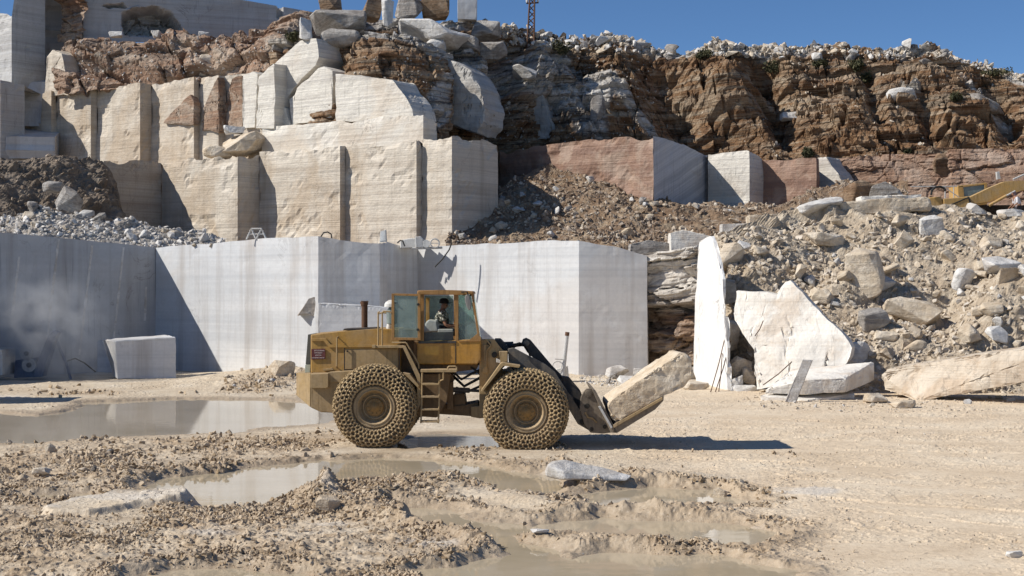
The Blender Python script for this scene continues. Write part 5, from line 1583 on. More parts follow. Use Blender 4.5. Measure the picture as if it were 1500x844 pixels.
boulder(1487, 813, 26, 12, 'wboulder', 'small bluish white stone on the dry ground', boxy=.6)
boulder(790, 778, 30, 6, 'wboulder', 'thin white flake of stone by the puddle ridge', boxy=.6)
YP = (TT[2][1] + T4[-1][1]) / 2 + .3
# top of the central mass and the skyline
for i, (ol, lab) in enumerate([([(632, 88), (650, 84), (670, 92), (690, 105), (704, 128), (711, 158), (708, 180), (699, 196), (662, 184), (640, 172), (628, 150), (626, 118)], 'big bulging grey striped slab left of the dark gully'),
                  ([(742, 118), (758, 106), (776, 108), (790, 122), (797, 148), (806, 176), (817, 202), (780, 207), (744, 206), (736, 176), (738, 150)], 'grey striped slab standing right of the dark gully'),
                  ([(806, 126), (822, 116), (840, 122), (850, 150), (860, 178), (866, 202), (838, 206), (822, 196), (812, 164)], 'narrow grey slab next to the striped slab in the upper cliff')]):
    cx_, cy_ = sum(q[0] for q in ol) / len(ol), sum(q[1] for q in ol) / len(ol)
    yy = min(ray(cx_ + ox, cy_ + oy)[0][1] for ox in (-15, 0, 15) for oy in (-25, 0, 25))
    face_slab('rock_slab', lab, ol, cx_, yy - .1, (.93, -.37), 3.0, M['pale2'], 81 + i, amp=.16, res=.22, edge=.12, lean=.12)
boulder(492, 28, 92, 44, 'gboulder', 'big grey rock slanting on top of the central mass', Y=85, boxy=.6, rot=-.2)
boulder(503, 55, 76, 30, 'gboulder', 'dark layered rock under the slanting grey rock', Y=84, boxy=.6)
boulder(448, 42, 24, 40, 'wboulder', 'white stub of rock at the edge over the banded slabs', Y=83.5, boxy=.55)
boulder(484, 8, 40, 34, 'bboulder', 'brown rock behind the slanting grey rock', Y=90, boxy=.6)
boulder(545, 10, 34, 48, 'bboulder', 'brown block leaning among white uprights on the skyline', Y=88, boxy=.5, rot=.25)
boulder(567, 16, 20, 54, 'wboulder', 'thin white upright stone on the skyline', Y=87.5, boxy=.45)
boulder(598, 16, 44, 44, 'gboulder', 'grey shaded block on the skyline beside the thin upright', Y=90, boxy=.5)
boulder(638, 6, 46, 52, 'bboulder', 'dark brown squared block on the skyline', Y=90, boxy=.4)
boulder(628, 44, 128, 40, 'wboulder', 'long crumpled white rock below the skyline blocks', Y=86.5, boxy=.7, rot=.12, rough=.06)
boulder(714, 42, 52, 34, 'gboulder', 'grey boulder under the white pillar', Y=91, boxy=.7)
boulder(682, 66, 48, 32, 'gboulder', 'grey rock below the pillar boulder', Y=89, boxy=.65)
boulder(722, 72, 44, 32, 'gboulder', 'dark grey rock right under the pillar boulder', Y=89.5, boxy=.65)
boulder(596, 78, 66, 26, 'gboulder', 'grey broken rock above the brown layered rock', Y=85, boxy=.6)
boulder(770, 105, 50, 26, 'wboulder', 'pale rock at the foot of the power pole', Y=93, boxy=.7)
boulder(640, 66, 40, 22, 'wboulder', 'pale lump at the top of the grey bulging rock', Y=86, boxy=.7)
boulder(1326, 138, 50, 26, 'wboulder', 'white boulder set in the brown cliff face', boxy=.6, sink=0.1, rough=.06)
boulder(1162, 170, 38, 14, 'wboulder', 'flat white stone on the cliff ledge', boxy=.5, sink=0.1, rough=.06)
boulder(1448, 152, 70, 20, 'gboulder', 'pale slanting streak of rock in the cliff at far right', boxy=.6, sink=0.1, rough=.06, rot=.5)
boulder(1400, 240, 66, 44, 'bboulder', 'orange-brown rock bulging from the low red wall', boxy=.7, sink=0.1, rough=.06)
boulder(877, 168, 26, 60, 'gboulder', 'upright grey slab end in the brown cliff', boxy=.4, sink=0.1, rough=.06)
boulder(938, 70, 30, 22, 'gboulder', 'pale angular rock on the cliff edge', boxy=.55)
boulder(985, 72, 24, 18, 'gboulder', 'second pale rock on the cliff edge next to a larger one', boxy=.55)
boulder(348, 212, 88, 38, 'boulder', 'pinkish broken boulder heaped at the foot of the torn bay', Y=YP, boxy=.65, rot=-.2)
boulder(318, 222, 50, 22, 'boulder', 'low tan boulder beside the pinkish broken boulder', Y=YP, boxy=.65)
boulder(341, 190, 36, 14, 'wboulder', 'small grey-white block on the pinkish boulder', Y=YP + .4, boxy=.45)
boulder(306, 96, 50, 42, 'boulder', 'cream wedge of rock in front of the red band', boxy=.55, sink=.1)
boulder(100, 292, 40, 44, 'gboulder', 'grey tilted slab stone in the shaded dirt corner', Y=72.5, boxy=.5, rot=.5)
boulder(75, 274, 34, 20, 'gboulder', 'small grey stone above the tilted slab stone', Y=73.5, boxy=.5)
for i, (x, w_, h_) in enumerate([(170, 24, 10), (228, 16, 14), (250, 14, 12), (298, 18, 10)]):
    boulder(x, 50, w_, h_, 'wboulder', ['flat white block on the red band rim', 'tilted white block before the dark hollow', 'upright white block right of the dark hollow', 'last small white block along the red band rim'][i], Y=93, boxy=.5)
# the pale pillar on the skyline
pil = slab([(670, 28), (671, -40), (699, -40), (698, 29)], 93, 1.2, 'white', 'tall square white stone pillar standing against the sky', name='stone_pillar', cat='pillar', amp=.02, edge=.02)

for ol, px_, lab in (([(240, 180), (256, 158), (279, 139), (284, 150), (283, 183), (262, 182)], 262, 'brown torn patch of rock low on the sawn bay'), ([(296, 192), (297, 160), (310, 128), (319, 113), (321, 150), (320, 194), (308, 190)], 308, 'brown torn triangle of rock on the narrow bay'), ([(330, 188), (331, 140), (340, 116), (354, 110), (355, 186), (344, 190)], 342, 'brown torn rock filling the last bay beside the bright slab')):
    yy = min(ray(px_ + ox, 160 + oy)[0][1] for ox in (-8, 0, 8) for oy in (-10, 10))
    face_slab('rock_patch', lab, ol, px_, yy + .05, DA, .5, M['redband'], 91, amp=.14, res=.14, edge=.05, cat='rock')

# ---- loose block on the floor at the left, and its dim neighbour
bm = bmesh.new()
f8 = [P(169, 500, 56.6), P(257, 494, 57.1), P(258, 555, 57.1), P(172, 555, 56.6), P(151, 497.5, 58.9), P(241, 491, 59.5), P(244, 550, 59.5), P(166, 550, 58.9)]
v = [bm.verts.new(Vector(q)) for q in f8]
for q in ((0, 1, 2, 3), (7, 6, 5, 4), (4, 5, 1, 0), (3, 2, 6, 7), (4, 0, 3, 7), (1, 5, 6, 2)): bm.faces.new([v[k] for k in q])
bmesh.ops.bevel(bm, geom=bm.edges[:], offset=.02, segments=1, affect='EDGES')
refine(bm, .2); roughen(bm, .02, 1.5, 3, 3, .03)
tag(recentre(link('stone_block', bm_mesh(bm), M['white'])), 'squared white marble block alone on the floor below the shaded wall', 'stone block')
slab([(136, 500), (150, 499), (166, 548), (141, 546)], 62.4, 1.2, 'white', 'dim grey slab standing in dust behind the squared block')
slab([(-60, 508), (3, 512), (4, 550), (-60, 552)], 56, 1.5, 'slab', 'cream block cut off by the edge at the dusty machine', name='stone_block', cat='stone block')
slab([(-290, 466), (-62, 468), (-60, 594), (-290, 598)], 44.0, 2.4, 'slab', 'large squared pale block whose shadow reaches the edge of the muddy pool', name='stone_block', cat='stone block')
slab([(466, 444), (550, 449), (572, 452), (572, 560), (466, 560)], 55.5, 1.6, 'white', 'white sawn block standing behind the loader hood', name='stone_block', cat='stone block', amp=.02)
slab([(436, 462), (452, 438), (462, 434), (465, 468), (458, 463), (450, 459)], 58.9, .5, 'pale2', 'broken grey corner flake on the white wall edge', name='rock_flake', cat='rock', amp=.08)


# ---- gear
def gear(name, label, cat, base):
    return tag(empty(name, base), label, cat)


def gpart(name, mat, root, fn, label=None, **k):
    bm = bmesh.new()
    fn(bm)
    me = bm_mesh(bm)
    me.transform(Matrix.Translation(-Vector(root.location) if root.parent is None else -Vector(root.parent.location)))
    o = link(name, me, mat, root)
    if label: o['label'] = label
    return o


def W3(px, py, Y): return Vector(P(px, py, Y))


def px_tube(pts, Y, r, n=8):
    return lambda bm: add_tube(bm, [W3(p[0], p[1], Y if len(p) < 3 else p[2]) for p in pts], r, n)


def px_prism(pts, Y, d, bevel=.01):
    return lambda bm: add_prism(bm, [W3(x, y, Y) for x, y in pts], (0, d, 0), bevel)


def px_disc(px, py, Y, r, d, n=20):
    return lambda bm: add_lathe(bm, [(0, 0), (r, 0), (r, d), (0, d)], n, Matrix.Translation(W3(px, py, Y)) @ Matrix.Rotation(-math.pi / 2, 4, 'X'))


def both(*fs):
    def f(bm):
        for g in fs: g(bm)
    return f


# power pole: tapered lattice mast
yp = 96.5
pb = W3(776, 100, yp)
pole = gear('utility_pole', 'rusty lattice power pole rising from the cliff top', 'utility pole', pb)
top = W3(781, -48, yp)


def lattice(bm):
    n = 16
    cor = []
    for k in range(n + 1):
        c = pb.lerp(top, k / n)
        h = .27 - .15 * k / n
        cor.append([c + Vector((sx * h, sy * h, 0)) for sx, sy in ((-1, -1), (1, -1), (1, 1), (-1, 1))])
    for j in range(4):
        add_tube(bm, [cor[0][j], cor[-1][j]], .055, 4)
    for k in range(n):
        for j in range(4):
            a, b = (j, (j + 1) % 4) if k % 2 else ((j + 1) % 4, j)
            add_tube(bm, [cor[k][a], cor[k + 1][b]], .035, 4)


gpart('mast', M['rust'], pole, lattice)
gpart('crossarm', M['rust'], pole, both(px_tube([(771, 5), (789, 4)], yp, .05, 6), px_tube([(768, -14), (791, -15)], yp, .05, 6)))
for x, y in ((772, 4), (788, 3), (769, -15)):
    gpart('insulator', M['whiteplastic'], pole, px_tube([(x, y), (x, y - 3), (x, y - 4.5)], yp, [.06, .09, .04], 8))

# excavator behind the crest
ye = 70.0
EB = W3(1420, 322, ye)
EB.z = 5.4
exc = gear('excavator', 'yellow excavator half hidden behind the crest of the rubble pile', 'excavator', EB)
gpart('body', M['exyellow'], exc, both(px_prism([(1382, 291), (1418, 288), (1424, 312), (1384, 314)], ye, 2.4, .04), px_prism([(1361, 289), (1379, 288), (1386, 311), (1362, 312)], ye + .1, 2.3, .05)), label='yellow engine house and counterweight')
gpart('track', M['darksteel'], exc, px_prism([(1350, 332), (1356, 318), (1480, 318), (1488, 332), (1480, 345), (1356, 345)], ye - .3, .6, .05))
gpart('track', M['darksteel'], exc, px_prism([(1350, 332), (1356, 318), (1480, 318), (1488, 332), (1480, 345), (1356, 345)], ye + 2.1, .6, .05))
gpart('turntable', M['darksteel'], exc, px_prism([(1366, 312), (1450, 312), (1450, 322), (1366, 322)], ye + .3, 1.8, .03))
ecab = gpart('cab', M['exyellow'], exc, both(px_prism([(1403, 272), (1445, 267.5), (1447, 270), (1405, 275)], ye + .9, 1.5, .02), px_prism([(1403, 273), (1411, 272), (1413, 290), (1404, 291)], ye + .9, 1.5, .02), px_prism([(1411, 288), (1446, 286), (1446, 300), (1412, 302)], ye + .9, 1.5, .02), px_prism([(1442, 269), (1446, 269), (1448, 288), (1444, 288)], ye + .9, 1.5, .02)))
wpane = gpart('window', M['darkglass'], exc, px_prism([(1411, 273), (1443, 270), (1444, 288), (1413, 290)], ye + .95, .03, 0))
gpart('boom', M['exyellow'], exc, px_prism([(1418, 290), (1450, 275), (1471, 266), (1500, 264.5), (1535, 268), (1590, 282), (1590, 296), (1530, 283), (1500, 277), (1477, 286), (1452, 296), (1423, 300)], ye + .2, .55, .03))
gpart('boom_bracket', M['darksteel'], exc, px_prism([(1417, 291), (1421, 290), (1423, 304), (1418, 305)], ye + .1, .8, .01))
gpart('boom_cylinder', M['exyellow'], exc, px_tube([(1449, 301), (1474, 287)], ye + .1, .075, 10))
gpart('cylinder_rod', M['galv'], exc, px_tube([(1474, 287), (1487, 280)], ye + .1, .045, 10))
gpart('handrail', M['galv'], exc, both(px_tube([(1334, 273.5), (1402, 273)], ye + .3, .025, 6), px_tube([(1384.5, 273), (1384.5, 303)], ye + .3, .03, 6), px_tube([(1397, 273), (1397, 290)], ye + .3, .025, 6), px_tube([(1386, 276), (1409, 292)], ye + .3, .022, 6)))
gpart('hydraulic_hose', M['black'], exc, px_tube([(1364, 286), (1365, 279), (1370, 274.5), (1377, 273.5), (1383, 276), (1385, 280)], ye, .06, 8))
gpart('hydraulic_hose', M['black'], exc, px_tube([(1388, 302), (1396, 299), (1403, 296), (1412, 292), (1420, 289)], ye, .035, 6))
gpart('pipework', M['galv'], exc, both(px_tube([(1484, 263), (1500, 256), (1520, 258)], ye + .3, .05, 6), px_tube([(1400, 293), (1403, 303), (1408, 306)], ye + .1, .035, 6), px_tube([(1404, 296), (1400, 305)], ye + .1, .03, 6)))
gpart('work_lamp', M['galv'], exc, px_prism([(1460, 252), (1464, 251), (1466, 262), (1461, 263)], ye + .6, .2, .01))

# wire-saw machine in the dust
ym = 56.8
mb = W3(55, 556, ym)
saw = gear('wire_saw_machine', 'blue wire saw machine half lost in dust below the shaded wall', 'stone saw', mb)
saw_base = mb
saw.location = mb
gpart('boom', M['bluesteel'], saw, px_prism([(50, 541), (70, 492), (79, 484), (84, 488), (80, 496), (66, 538), (62, 552), (50, 552)], ym, .5, .02))
gpart('leg', M['bluesteel'], saw, px_tube([(79, 488), (88, 512), (96, 530), (104, 556)], ym + .3, .055, 8))
for x, y, r in ((38, 518, .26), (42, 535, .28)):
    wl = gpart('pulley', M['galv'], saw, px_disc(x, y, ym - .1, r, .12))
    gpart('hub', M['darksteel'], saw, px_disc(x, y, ym - .14, r * .35, .05))
gpart('carriage', M['bluesteel'], saw, px_prism([(22, 528), (52, 524), (60, 552), (20, 554)], ym + .1, .8, .03))
gpart('hose', M['black'], saw, px_tube([(96, 530), (110, 525), (124, 532), (140, 545)], ym + .4, .03, 6))

# drilling post at the foot of the white wall
yd = 55.0
db = W3(827, 552, yd)
post = gear('drill_post', 'dusty white drilling post with round crank before the white wall', 'drill stand', db)
gpart('column', M['galv'], post, px_tube([(824, 550), (826, 534), (831, 488)], yd, [.12, .085, .075], 12))
gpart('cap', M['rust'], post, px_tube([(830.6, 492), (831.2, 486.5)], yd, .085, 12))
gpart('base', M['whiteplastic'], post, px_prism([(815, 541), (832, 536), (834, 556), (818, 556)], yd + .1, .5, .02))
gpart('crank_wheel', M['galv'], post, lambda bm: add_tube(bm, [W3(817, 537, yd - .1) + Vector((.2 * math.cos(a), 0, .2 * math.sin(a))) for a in np.linspace(0, 6.283, 25)], .02, 6))
gpart('crank_arm', M['galv'], post, px_tube([(813, 526), (826, 527)], yd - .1, .02, 6))

# trestle, motor and hoses on the lower wall
yt = 61.0
tb = W3(375, 350, yt)
tr = gear('trestle', 'white steel ladder trestle on the brow of the bright wall', 'trestle', tb)
for x0, x1, x2 in ((361, 368, 375), (375, 383, 390)):
    gpart('frame', M['whiteplastic'], tr, both(px_tube([(x0, 351), (x1, 335), (x2, 351)], yt, .035, 6), *[px_tube([(x0 + (x1 - x0) * k / 5 - 1.5, 351 - 16 * k / 5), (x0 + (x1 - x0) * k / 5 + 1.8, 351 - 16 * k / 5)], yt, .02, 5) for k in range(1, 5)], *[px_tube([(x2 + (x1 - x2) * k / 5 - 1.5, 351 - 16 * k / 5), (x2 + (x1 - x2) * k / 5 + 1.8, 351 - 16 * k / 5)], yt, .02, 5) for k in range(1, 5)]))
gpart('tie_bar', M['whiteplastic'], tr, both(px_tube([(368, 335), (383, 335)], yt, .03, 6), px_tube([(365, 343), (386, 343)], yt, .025, 6)))
ymot = 61.5
mo = gear('saw_motor', 'white saw motor with two drums on the brow above the diagonal shadow', 'machine', W3(618, 364, ymot))
gpart('housing', M['whiteplastic'], mo, px_prism([(586, 352), (600, 349), (613, 349), (616, 363), (586, 364)], ymot + .3, .8, .04))
gpart('gearbox', M['galv'], mo, px_prism([(608, 347), (616, 346), (620, 350), (620, 363), (609, 363)], ymot, .6, .03))
gpart('drum', M['whiteplastic'], mo, px_disc(624, 357, ymot, .17, .4))
gpart('flywheel', M['galv'], mo, lambda bm: (add_tube(bm, [W3(637, 356.5, ymot) + Vector((.19 * math.cos(a), 0, .19 * math.sin(a))) for a in np.linspace(0, 6.283, 21)], .03, 6), add_tube(bm, [W3(631, 356.5, ymot), W3(643, 356.5, ymot)], .02, 5)))
gpart('rail', M['galv'], mo, px_tube([(604, 364), (648, 363)], ymot + .1, .05, 6))
bx = gear('control_box', 'small grey control box standing upright on the wall brow', 'box', W3(562, 356, 62))
gpart('cabinet', M['galv'], bx, px_prism([(557, 339), (565, 336.5), (566, 354), (556, 355)], 62, .4, .02))
gpart('door', M['whiteplastic'], bx, px_prism([(558, 340), (564.5, 338.2), (565, 352), (557.5, 353)], 61.97, .03, .004))
for pts, Y, lab in (([(470, 347), (474, 341), (480, 340), (485, 343), (486, 349)], 60.5, 'thin cable looping over the bright wall corner'), ([(637, 391), (648, 380), (658, 366), (661, 358), (661, 352)], 60.6, 'thin cable hanging down the white wall below the motor'), ([(582, 356), (586, 352.5), (590, 353), (593, 361)], 61.6, 'short cable loop beside the saw motor')):
    bm = bmesh.new()
    add_tube(bm, [W3(x, y, Y) for x, y in pts], .03, 6)
    tag(recentre(link('cable', bm_mesh(bm), M['black'])), lab, 'cable')
bm = bmesh.new()
add_tube(bm, [W3(x, y, 56) + Vector((0, 0, 0)) for x, y in [(1333, 488), (1338, 483), (1346, 483), (1352, 488), (1350, 494), (1340, 496), (1333, 492), (1334, 487), (1342, 485), (1358, 489)]], .07, 8)
# rusty rods
for i, (a, b, lab) in enumerate([((1064, 486), (1040, 578), 'longest rusty rod leaning on the narrow white face'), ((1070, 500), (1046, 580), 'rusty rod leaning just beside the longest one'), ((1058, 518), (1052, 580), 'short steep rusty rod at the narrow white face'), ((1118, 470), (1106, 492), 'thin short rod resting on the leaning sheet'), ((1160, 530), (1118, 564), 'thin rod slanting low across the leaning sheet')]):
    A, B = W3(*a, 51.4 if i < 3 else 48.6), W3(*b, 49.6 if i < 3 else 48)
    b2 = bmesh.new()
    add_tube(b2, [A, A.lerp(B, .5) + Vector((.02, 0, -.03)), B], .018, 6)
    tag(recentre(link('steel_rod', bm_mesh(b2), M['rust'])), lab, 'rod')
tag(recentre(link('hose_coil', bm_mesh(bm), M['black'])), 'dark hose coil lying on the rubble behind the long slab', 'hose')


# ---- bushes
def leafmat():
    s = NT('dry_leaves')
    n = s.noise(s.pos(), 3, 3)
    return s.out(s.ramp(n, [(.35, (.035, .04, .018)), (.6, (.09, .085, .04)), (.75, (.16, .13, .07))]), .8)


M['leaf'] = leafmat()


def bush_mesh(seed, w, h):
    r = np.random.default_rng(seed)
    n = 700
    d = r.normal(size=(n, 3)); d /= np.linalg.norm(d, axis=1, keepdims=True)
    c = d * (r.random((n, 1)) ** .4) * (.6 + .4 * r.random((n, 1)))
    c *= np.array([w / 2, w / 2, h / 2]); c[:, 2] += h * .45
    c = c * (1 + .5 * fbm(c * 1.5 + seed, 2, seed))[:, None]
    a = r.normal(size=(n, 3)); b = r.normal(size=(n, 3))
    s = .09
    V = np.stack([c + a * s * .5, c + b * s * .5, c - a * s * .5, c - b * s * .5], 1).reshape(-1, 3)
    return mesh_np(V, np.arange(n * 4).reshape(n, 4))


for i, (px, py, w_, h_, lab) in enumerate([(1135, 98, 40, 22, 'dark dry bush in the cliff gully near the skyline'), (1255, 96, 26, 18, 'dark round bush on the cliff rim over the crack'), (1268, 112, 22, 22, 'second bush hanging just under the rim'), (1458, 106, 60, 14, 'wide low bush along the sloping skyline'), (1030, 80, 34, 16, 'grey-green bush on the rim above the brown buttress'),
                                           (430, 52, 26, 20, 'dry bush on the cream rock edge beside the white stub'), (1185, 224, 24, 14, 'small green bush at the foot of the cliff'), (1330, 222, 16, 10, 'tiny bush on top of the low red wall'), (1400, 142, 22, 12, 'small bush in the cliff beside the white boulder'), (1200, 92, 30, 14, 'brushy bush on the stony skyline'), (820, 70, 40, 22, 'dark scrub bush right of the power pole')]):
    r = ray(px, py + h_ * .3)
    Y = r[0][1] if r else 95
    s = Y / F
    o = link('bush', bush_mesh(400 + i, w_ * s, h_ * s), M['leaf'])
    o.location = P(px, py + h_ * .5, Y - .1)
    tag(o, lab, 'bush')
# pale saw marks left on the shaded wall
left_wall = next(o for o in SC.objects if o.get('label', '').startswith('shaded grey lower'))
for (x0, y0, x1, y1) in [(28, 376, 18, 462), (86, 350, 66, 520), (136, 352, 116, 520), (181, 362, 166, 500), (214, 420, 212, 470)]:
    bm = bmesh.new()
    rr = [np.array(ray(x0 + (x1 - x0) * k / 24, y0 + (y1 - y0) * k / 24)[0]) for k in range(25)]
    nn = np.array([.8, -.6, 0])
    al = np.array([.6, .8, 0])
    rnd = random.Random(x0)
    L = []
    for q in rr:
        w_ = rnd.uniform(.04, .075)
        L.append([bm.verts.new(Vector(q + nn * (.012 if i_ in (1, 2) else -.06) + al * u * w_)) for i_, u in enumerate((-1.4, -1, 1, 1.4))])
    for a_, b_ in zip(L, L[1:]):
        for i_ in range(3): bm.faces.new((a_[i_], a_[i_ + 1], b_[i_ + 1], b_[i_]))
    me = bm_mesh(bm)
    me.transform(Matrix.Translation(-left_wall.location))
    link('saw_mark', me, M['wboulder'], left_wall)
# ------------------------------------------------------------------ loose stones
bpy.context.view_layer.update()
DG = bpy.context.evaluated_depsgraph_get()
RB = {}
for mt in ('boulder', 'wboulder', 'gboulder', 'bboulder'):
    RB[mt] = []
    for k in range(6):
        me = rock_mesh(900 + k * 7 + len(mt), (1, .8 + .1 * (k % 3), .6 + .07 * k), 11 + k, .75, .3, .03)
        me.materials.append(M[mt])
        RB[mt].append(me)
LOW = []
for k in range(10):
    me = rock_mesh(700 + k, (1, .85, .65), 9 + k % 4, .8)
    me.calc_loop_triangles()
    v = np.array([q.co for q in me.vertices])
    t = np.array([q.vertices for q in me.loop_triangles])
    LOW.append((v, t))


def sample(poly, n, rnd, names=None):
    poly = np.array(poly, float)
    lo, hi = poly.min(0), poly.max(0)
    out = []
    tries = 0
    while len(out) < n and tries < n * 12:
        tries += 1
        q = lo + (hi - lo) * np.array([rnd.random(), rnd.random()])
        if poly_sd(np.array([q[0]]), np.array([q[1]]), poly)[0] > 0: continue
        r = ray(*q)
        if r is None or (names and r[2] not in names): continue
        out.append((r[0], r[1], q))
    return out


def scatter(poly, names, n_ind, ind_px, n_stuff, st_px, mats, label, group, stuff_name, stuff_mat, seed, power=2.2):
    rnd = random.Random(seed)
    for loc, nrm, q in sample(poly, n_ind, rnd, names):
        s = (ind_px[0] + (ind_px[1] - ind_px[0]) * rnd.random() ** power) * loc[1] / F
        o = bpy.data.objects.new('rock', RB[rnd.choice(mats)][rnd.randrange(6)])
        COL.objects.link(o)
        o.scale = (s, s * rnd.uniform(.7, 1), s * rnd.uniform(.6, 1.0))
        o.rotation_euler = (rnd.uniform(-.6, .6), rnd.uniform(-.6, .6), rnd.uniform(0, 6.28))
        o.location = loc + nrm * s * .14
        tag(o, label, 'rock', group)
    V, T, off = [], [], 0
    for loc, nrm, q in sample(poly, n_stuff, rnd, names):
        s = (st_px[0] + (st_px[1] - st_px[0]) * rnd.random() ** 2.5) * loc[1] / F
        v, t = LOW[rnd.randrange(10)]
        R = np.array(Quaternion((rnd.gauss(0, 1), rnd.gauss(0, 1), rnd.gauss(0, 1), rnd.gauss(0, 1))).normalized().to_matrix())
        V.append((v * np.array([1, rnd.uniform(.6, 1), rnd.uniform(.6, 1)]) * s) @ R.T + loc + nrm * s * .12)
        T.append(t + off)
        off += len(v)
    if V:
        o = link(stuff_name, mesh_np(np.concatenate(V), None, np.concatenate(T)), M[stuff_mat])
        tag(o, kind='stuff')


M['stone_tan'] = rockmat('loose_tan_stones', [(.36, .28, .19), (.52, .44, .34), (.68, .62, .54)], 2.5, 1, .1, dark=(.2, .15, .1), pale=(.7, .66, .6), pale_amt=.5, bump=.4)
M['stone_grey'] = rockmat('loose_grey_stones', [(.24, .2, .16), (.4, .36, .31), (.62, .59, .55)], 2.5, 1, .1, dark=(.12, .1, .08), pale=(.66, .64, .6), pale_amt=.5, bump=.4)
M['stone_brown'] = rockmat('loose_brown_stones', [(.17, .115, .075), (.3, .225, .16), (.5, .43, .35)], 2.5, 1, .1, dark=(.1, .07, .05), pale=(.56, .5, .43), pale_amt=.4, bump=.4)
M['stone_white'] = rockmat('loose_white_stones', [(.42, .38, .33), (.6, .57, .53), (.74, .72, .69)], 2.5, 1, .1, dark=(.25, .21, .17), pale=(.76, .75, .72), pale_amt=.5, bump=.4)
M['stone_mud'] = rockmat('mud_crumbs', [(.36, .27, .175), (.48, .38, .265), (.58, .48, .36)], 2.5, 1, .1, dark=(.18, .12, .07), pale=(.6, .52, .42), pale_amt=.3, bump=.4)
M['stone_mud2'] = rockmat('dark_mud_crumbs', [(.22, .15, .085), (.33, .24, .145), (.44, .34, .23)], 2.5, 1, .1, dark=(.1, .065, .035), pale=(.4, .3, .2), pale_amt=.3, bump=.4)
def verts_of(o, grid=None):
    n = len(o.data.vertices)
    co = np.empty(n * 3, np.float32)
    o.data.vertices.foreach_get('co', co)
    return co.reshape(-1, 3).astype(float)


def strew(name, pos, nrm, sizes_px, rng, mat, power=3.0, sink=.1, flat=(.55, 1)):
    """many small stones laid on given surface points, one object"""
    n = len(pos)
    V, T, off = [], [], 0
    sz = (sizes_px[0] + (sizes_px[1] - sizes_px[0]) * rng.random(n) ** power) * pos[:, 1] / F
    qs = rng.normal(size=(n, 4))
    qs /= np.linalg.norm(qs, axis=1, keepdims=True)
    sc = rng.uniform(flat[0], flat[1], (n, 2))
    kk = rng.integers(0, 10, n)
    for i in range(n):
        v, t = LOW[kk[i]]
        w_, x, y, z = qs[i]
        Rm = np.array([[1 - 2 * (y * y + z * z), 2 * (x * y - z * w_), 2 * (x * z + y * w_)], [2 * (x * y + z * w_), 1 - 2 * (x * x + z * z), 2 * (y * z - x * w_)], [2 * (x * z - y * w_), 2 * (y * z + x * w_), 1 - 2 * (x * x + y * y)]])
        V.append((v * np.array([1, sc[i, 0], sc[i, 1]]) * sz[i]) @ Rm.T + pos[i] + nrm * sz[i] * sink)
        T.append(t + off)
        off += len(v)
    return tag(link(name, mesh_np(np.concatenate(V), None, np.concatenate(T)), M[mat]), kind='stuff')


def on(o, n, rng, poly=None, w=None):
    v = verts_of(o)
    q = np.c_[CX + F * v[:, 0] / v[:, 1], HY - (v[:, 2] - CH) * F / v[:, 1]]
    ok = np.ones(len(v), bool) if poly is None else poly_sd(q[:, 0], q[:, 1], poly) < 0
    wt = ok.astype(float) if w is None else ok * w
    return v[rng.choice(len(v), n, p=wt / wt.sum())]


def O(name, k=0):
    return [o for o in SC.objects if o.name.split('.')[0] == name][k]


RG = np.random.default_rng(7)
UPN = np.array([0, -.6, .8])
mpoly = [(1040, 345), (1240, 312), (1520, 304), (1520, 590), (1036, 590)]
scatter([(1075, 345), (1240, 318), (1510, 312), (1510, 505), (1310, 530), (1255, 500), (1180, 425), (1075, 415)], ('rubble_mound',), 95, (9, 44), 0, (2.2, 8), ('boulder', 'boulder', 'boulder', 'wboulder'),
        'loose angular stone lying in the tan rubble pile behind the long slab', 'loose stones of the tan rubble pile', 'rubble', 'stone_tan', 1, 2.6)
clump = lambda o, sc, sd_: sstep(fbm(verts_of(o) * sc, 3, sd_), -.2, .35)
strew('rubble', on(mound, 7000, RG, mpoly, .15 + clump(mound, .5, 501)), UPN, (2.0, 19), RG, 'stone_tan', 4.5, .05)
strew('rubble', on(mound, 2500, RG, mpoly, .1 + clump(mound, .6, 502)), UPN, (2.0, 15), RG, 'stone_tan', 4.0, .05)
scatter([(668, 350), (740, 285), (830, 240), (960, 295), (1120, 300), (1330, 270), (1330, 290), (1160, 310), (1050, 335), (930, 352), (850, 356)], ('rubble_slope',), 50, (8, 28), 0, (2, 7), ('wboulder', 'gboulder', 'boulder', 'boulder'),
        'loose angular stone on the dark debris slope under the red bench', 'loose stones of the dark debris slope', 'rubble', 'stone_grey', 2, 2.6)
tal = O('rubble_slope')
strew('rubble', on(tal, 5000, RG, None, .12 + clump(tal, .4, 503)), UPN, (1.8, 13), RG, 'stone_brown', 4.0, .05)
strew('rubble', on(tal, 2200, RG, None, .1 + clump(tal, .5, 504)), UPN, (1.8, 12), RG, 'stone_tan', 4.0, .05)
scatter([(735, 36), (850, 50), (1000, 60), (1370, 56), (1400, 70), (1510, 104), (1510, 122), (1390, 92), (1200, 86), (1000, 84), (735, 70)], ('cliff',), 62, (8, 28), 0, (2, 7), ('wboulder', 'gboulder', 'boulder', 'wboulder'),
        'loose stone lying along the stony skyline of the cliff', 'loose stones along the cliff top', 'rubble', 'stone_grey', 3, 2.4)
ctop = [(735, 30), (850, 46), (1000, 56), (1370, 50), (1400, 64), (1530, 108), (1530, 126), (1390, 90), (1200, 82), (1000, 82), (735, 66)]
strew('rubble', on(cliff, 900, RG, ctop, .15 + clump(cliff, .5, 506)), UPN, (3, 17), RG, 'stone_tan', 3., .1)
strew('rubble', on(cliff, 700, RG, ctop, .1 + clump(cliff, .4, 507)), UPN, (3, 16), RG, 'stone_white', 3., .1)
ledge = [(740, 80), (1000, 90), (1200, 88), (1390, 94), (1500, 125), (1500, 240), (740, 230)]
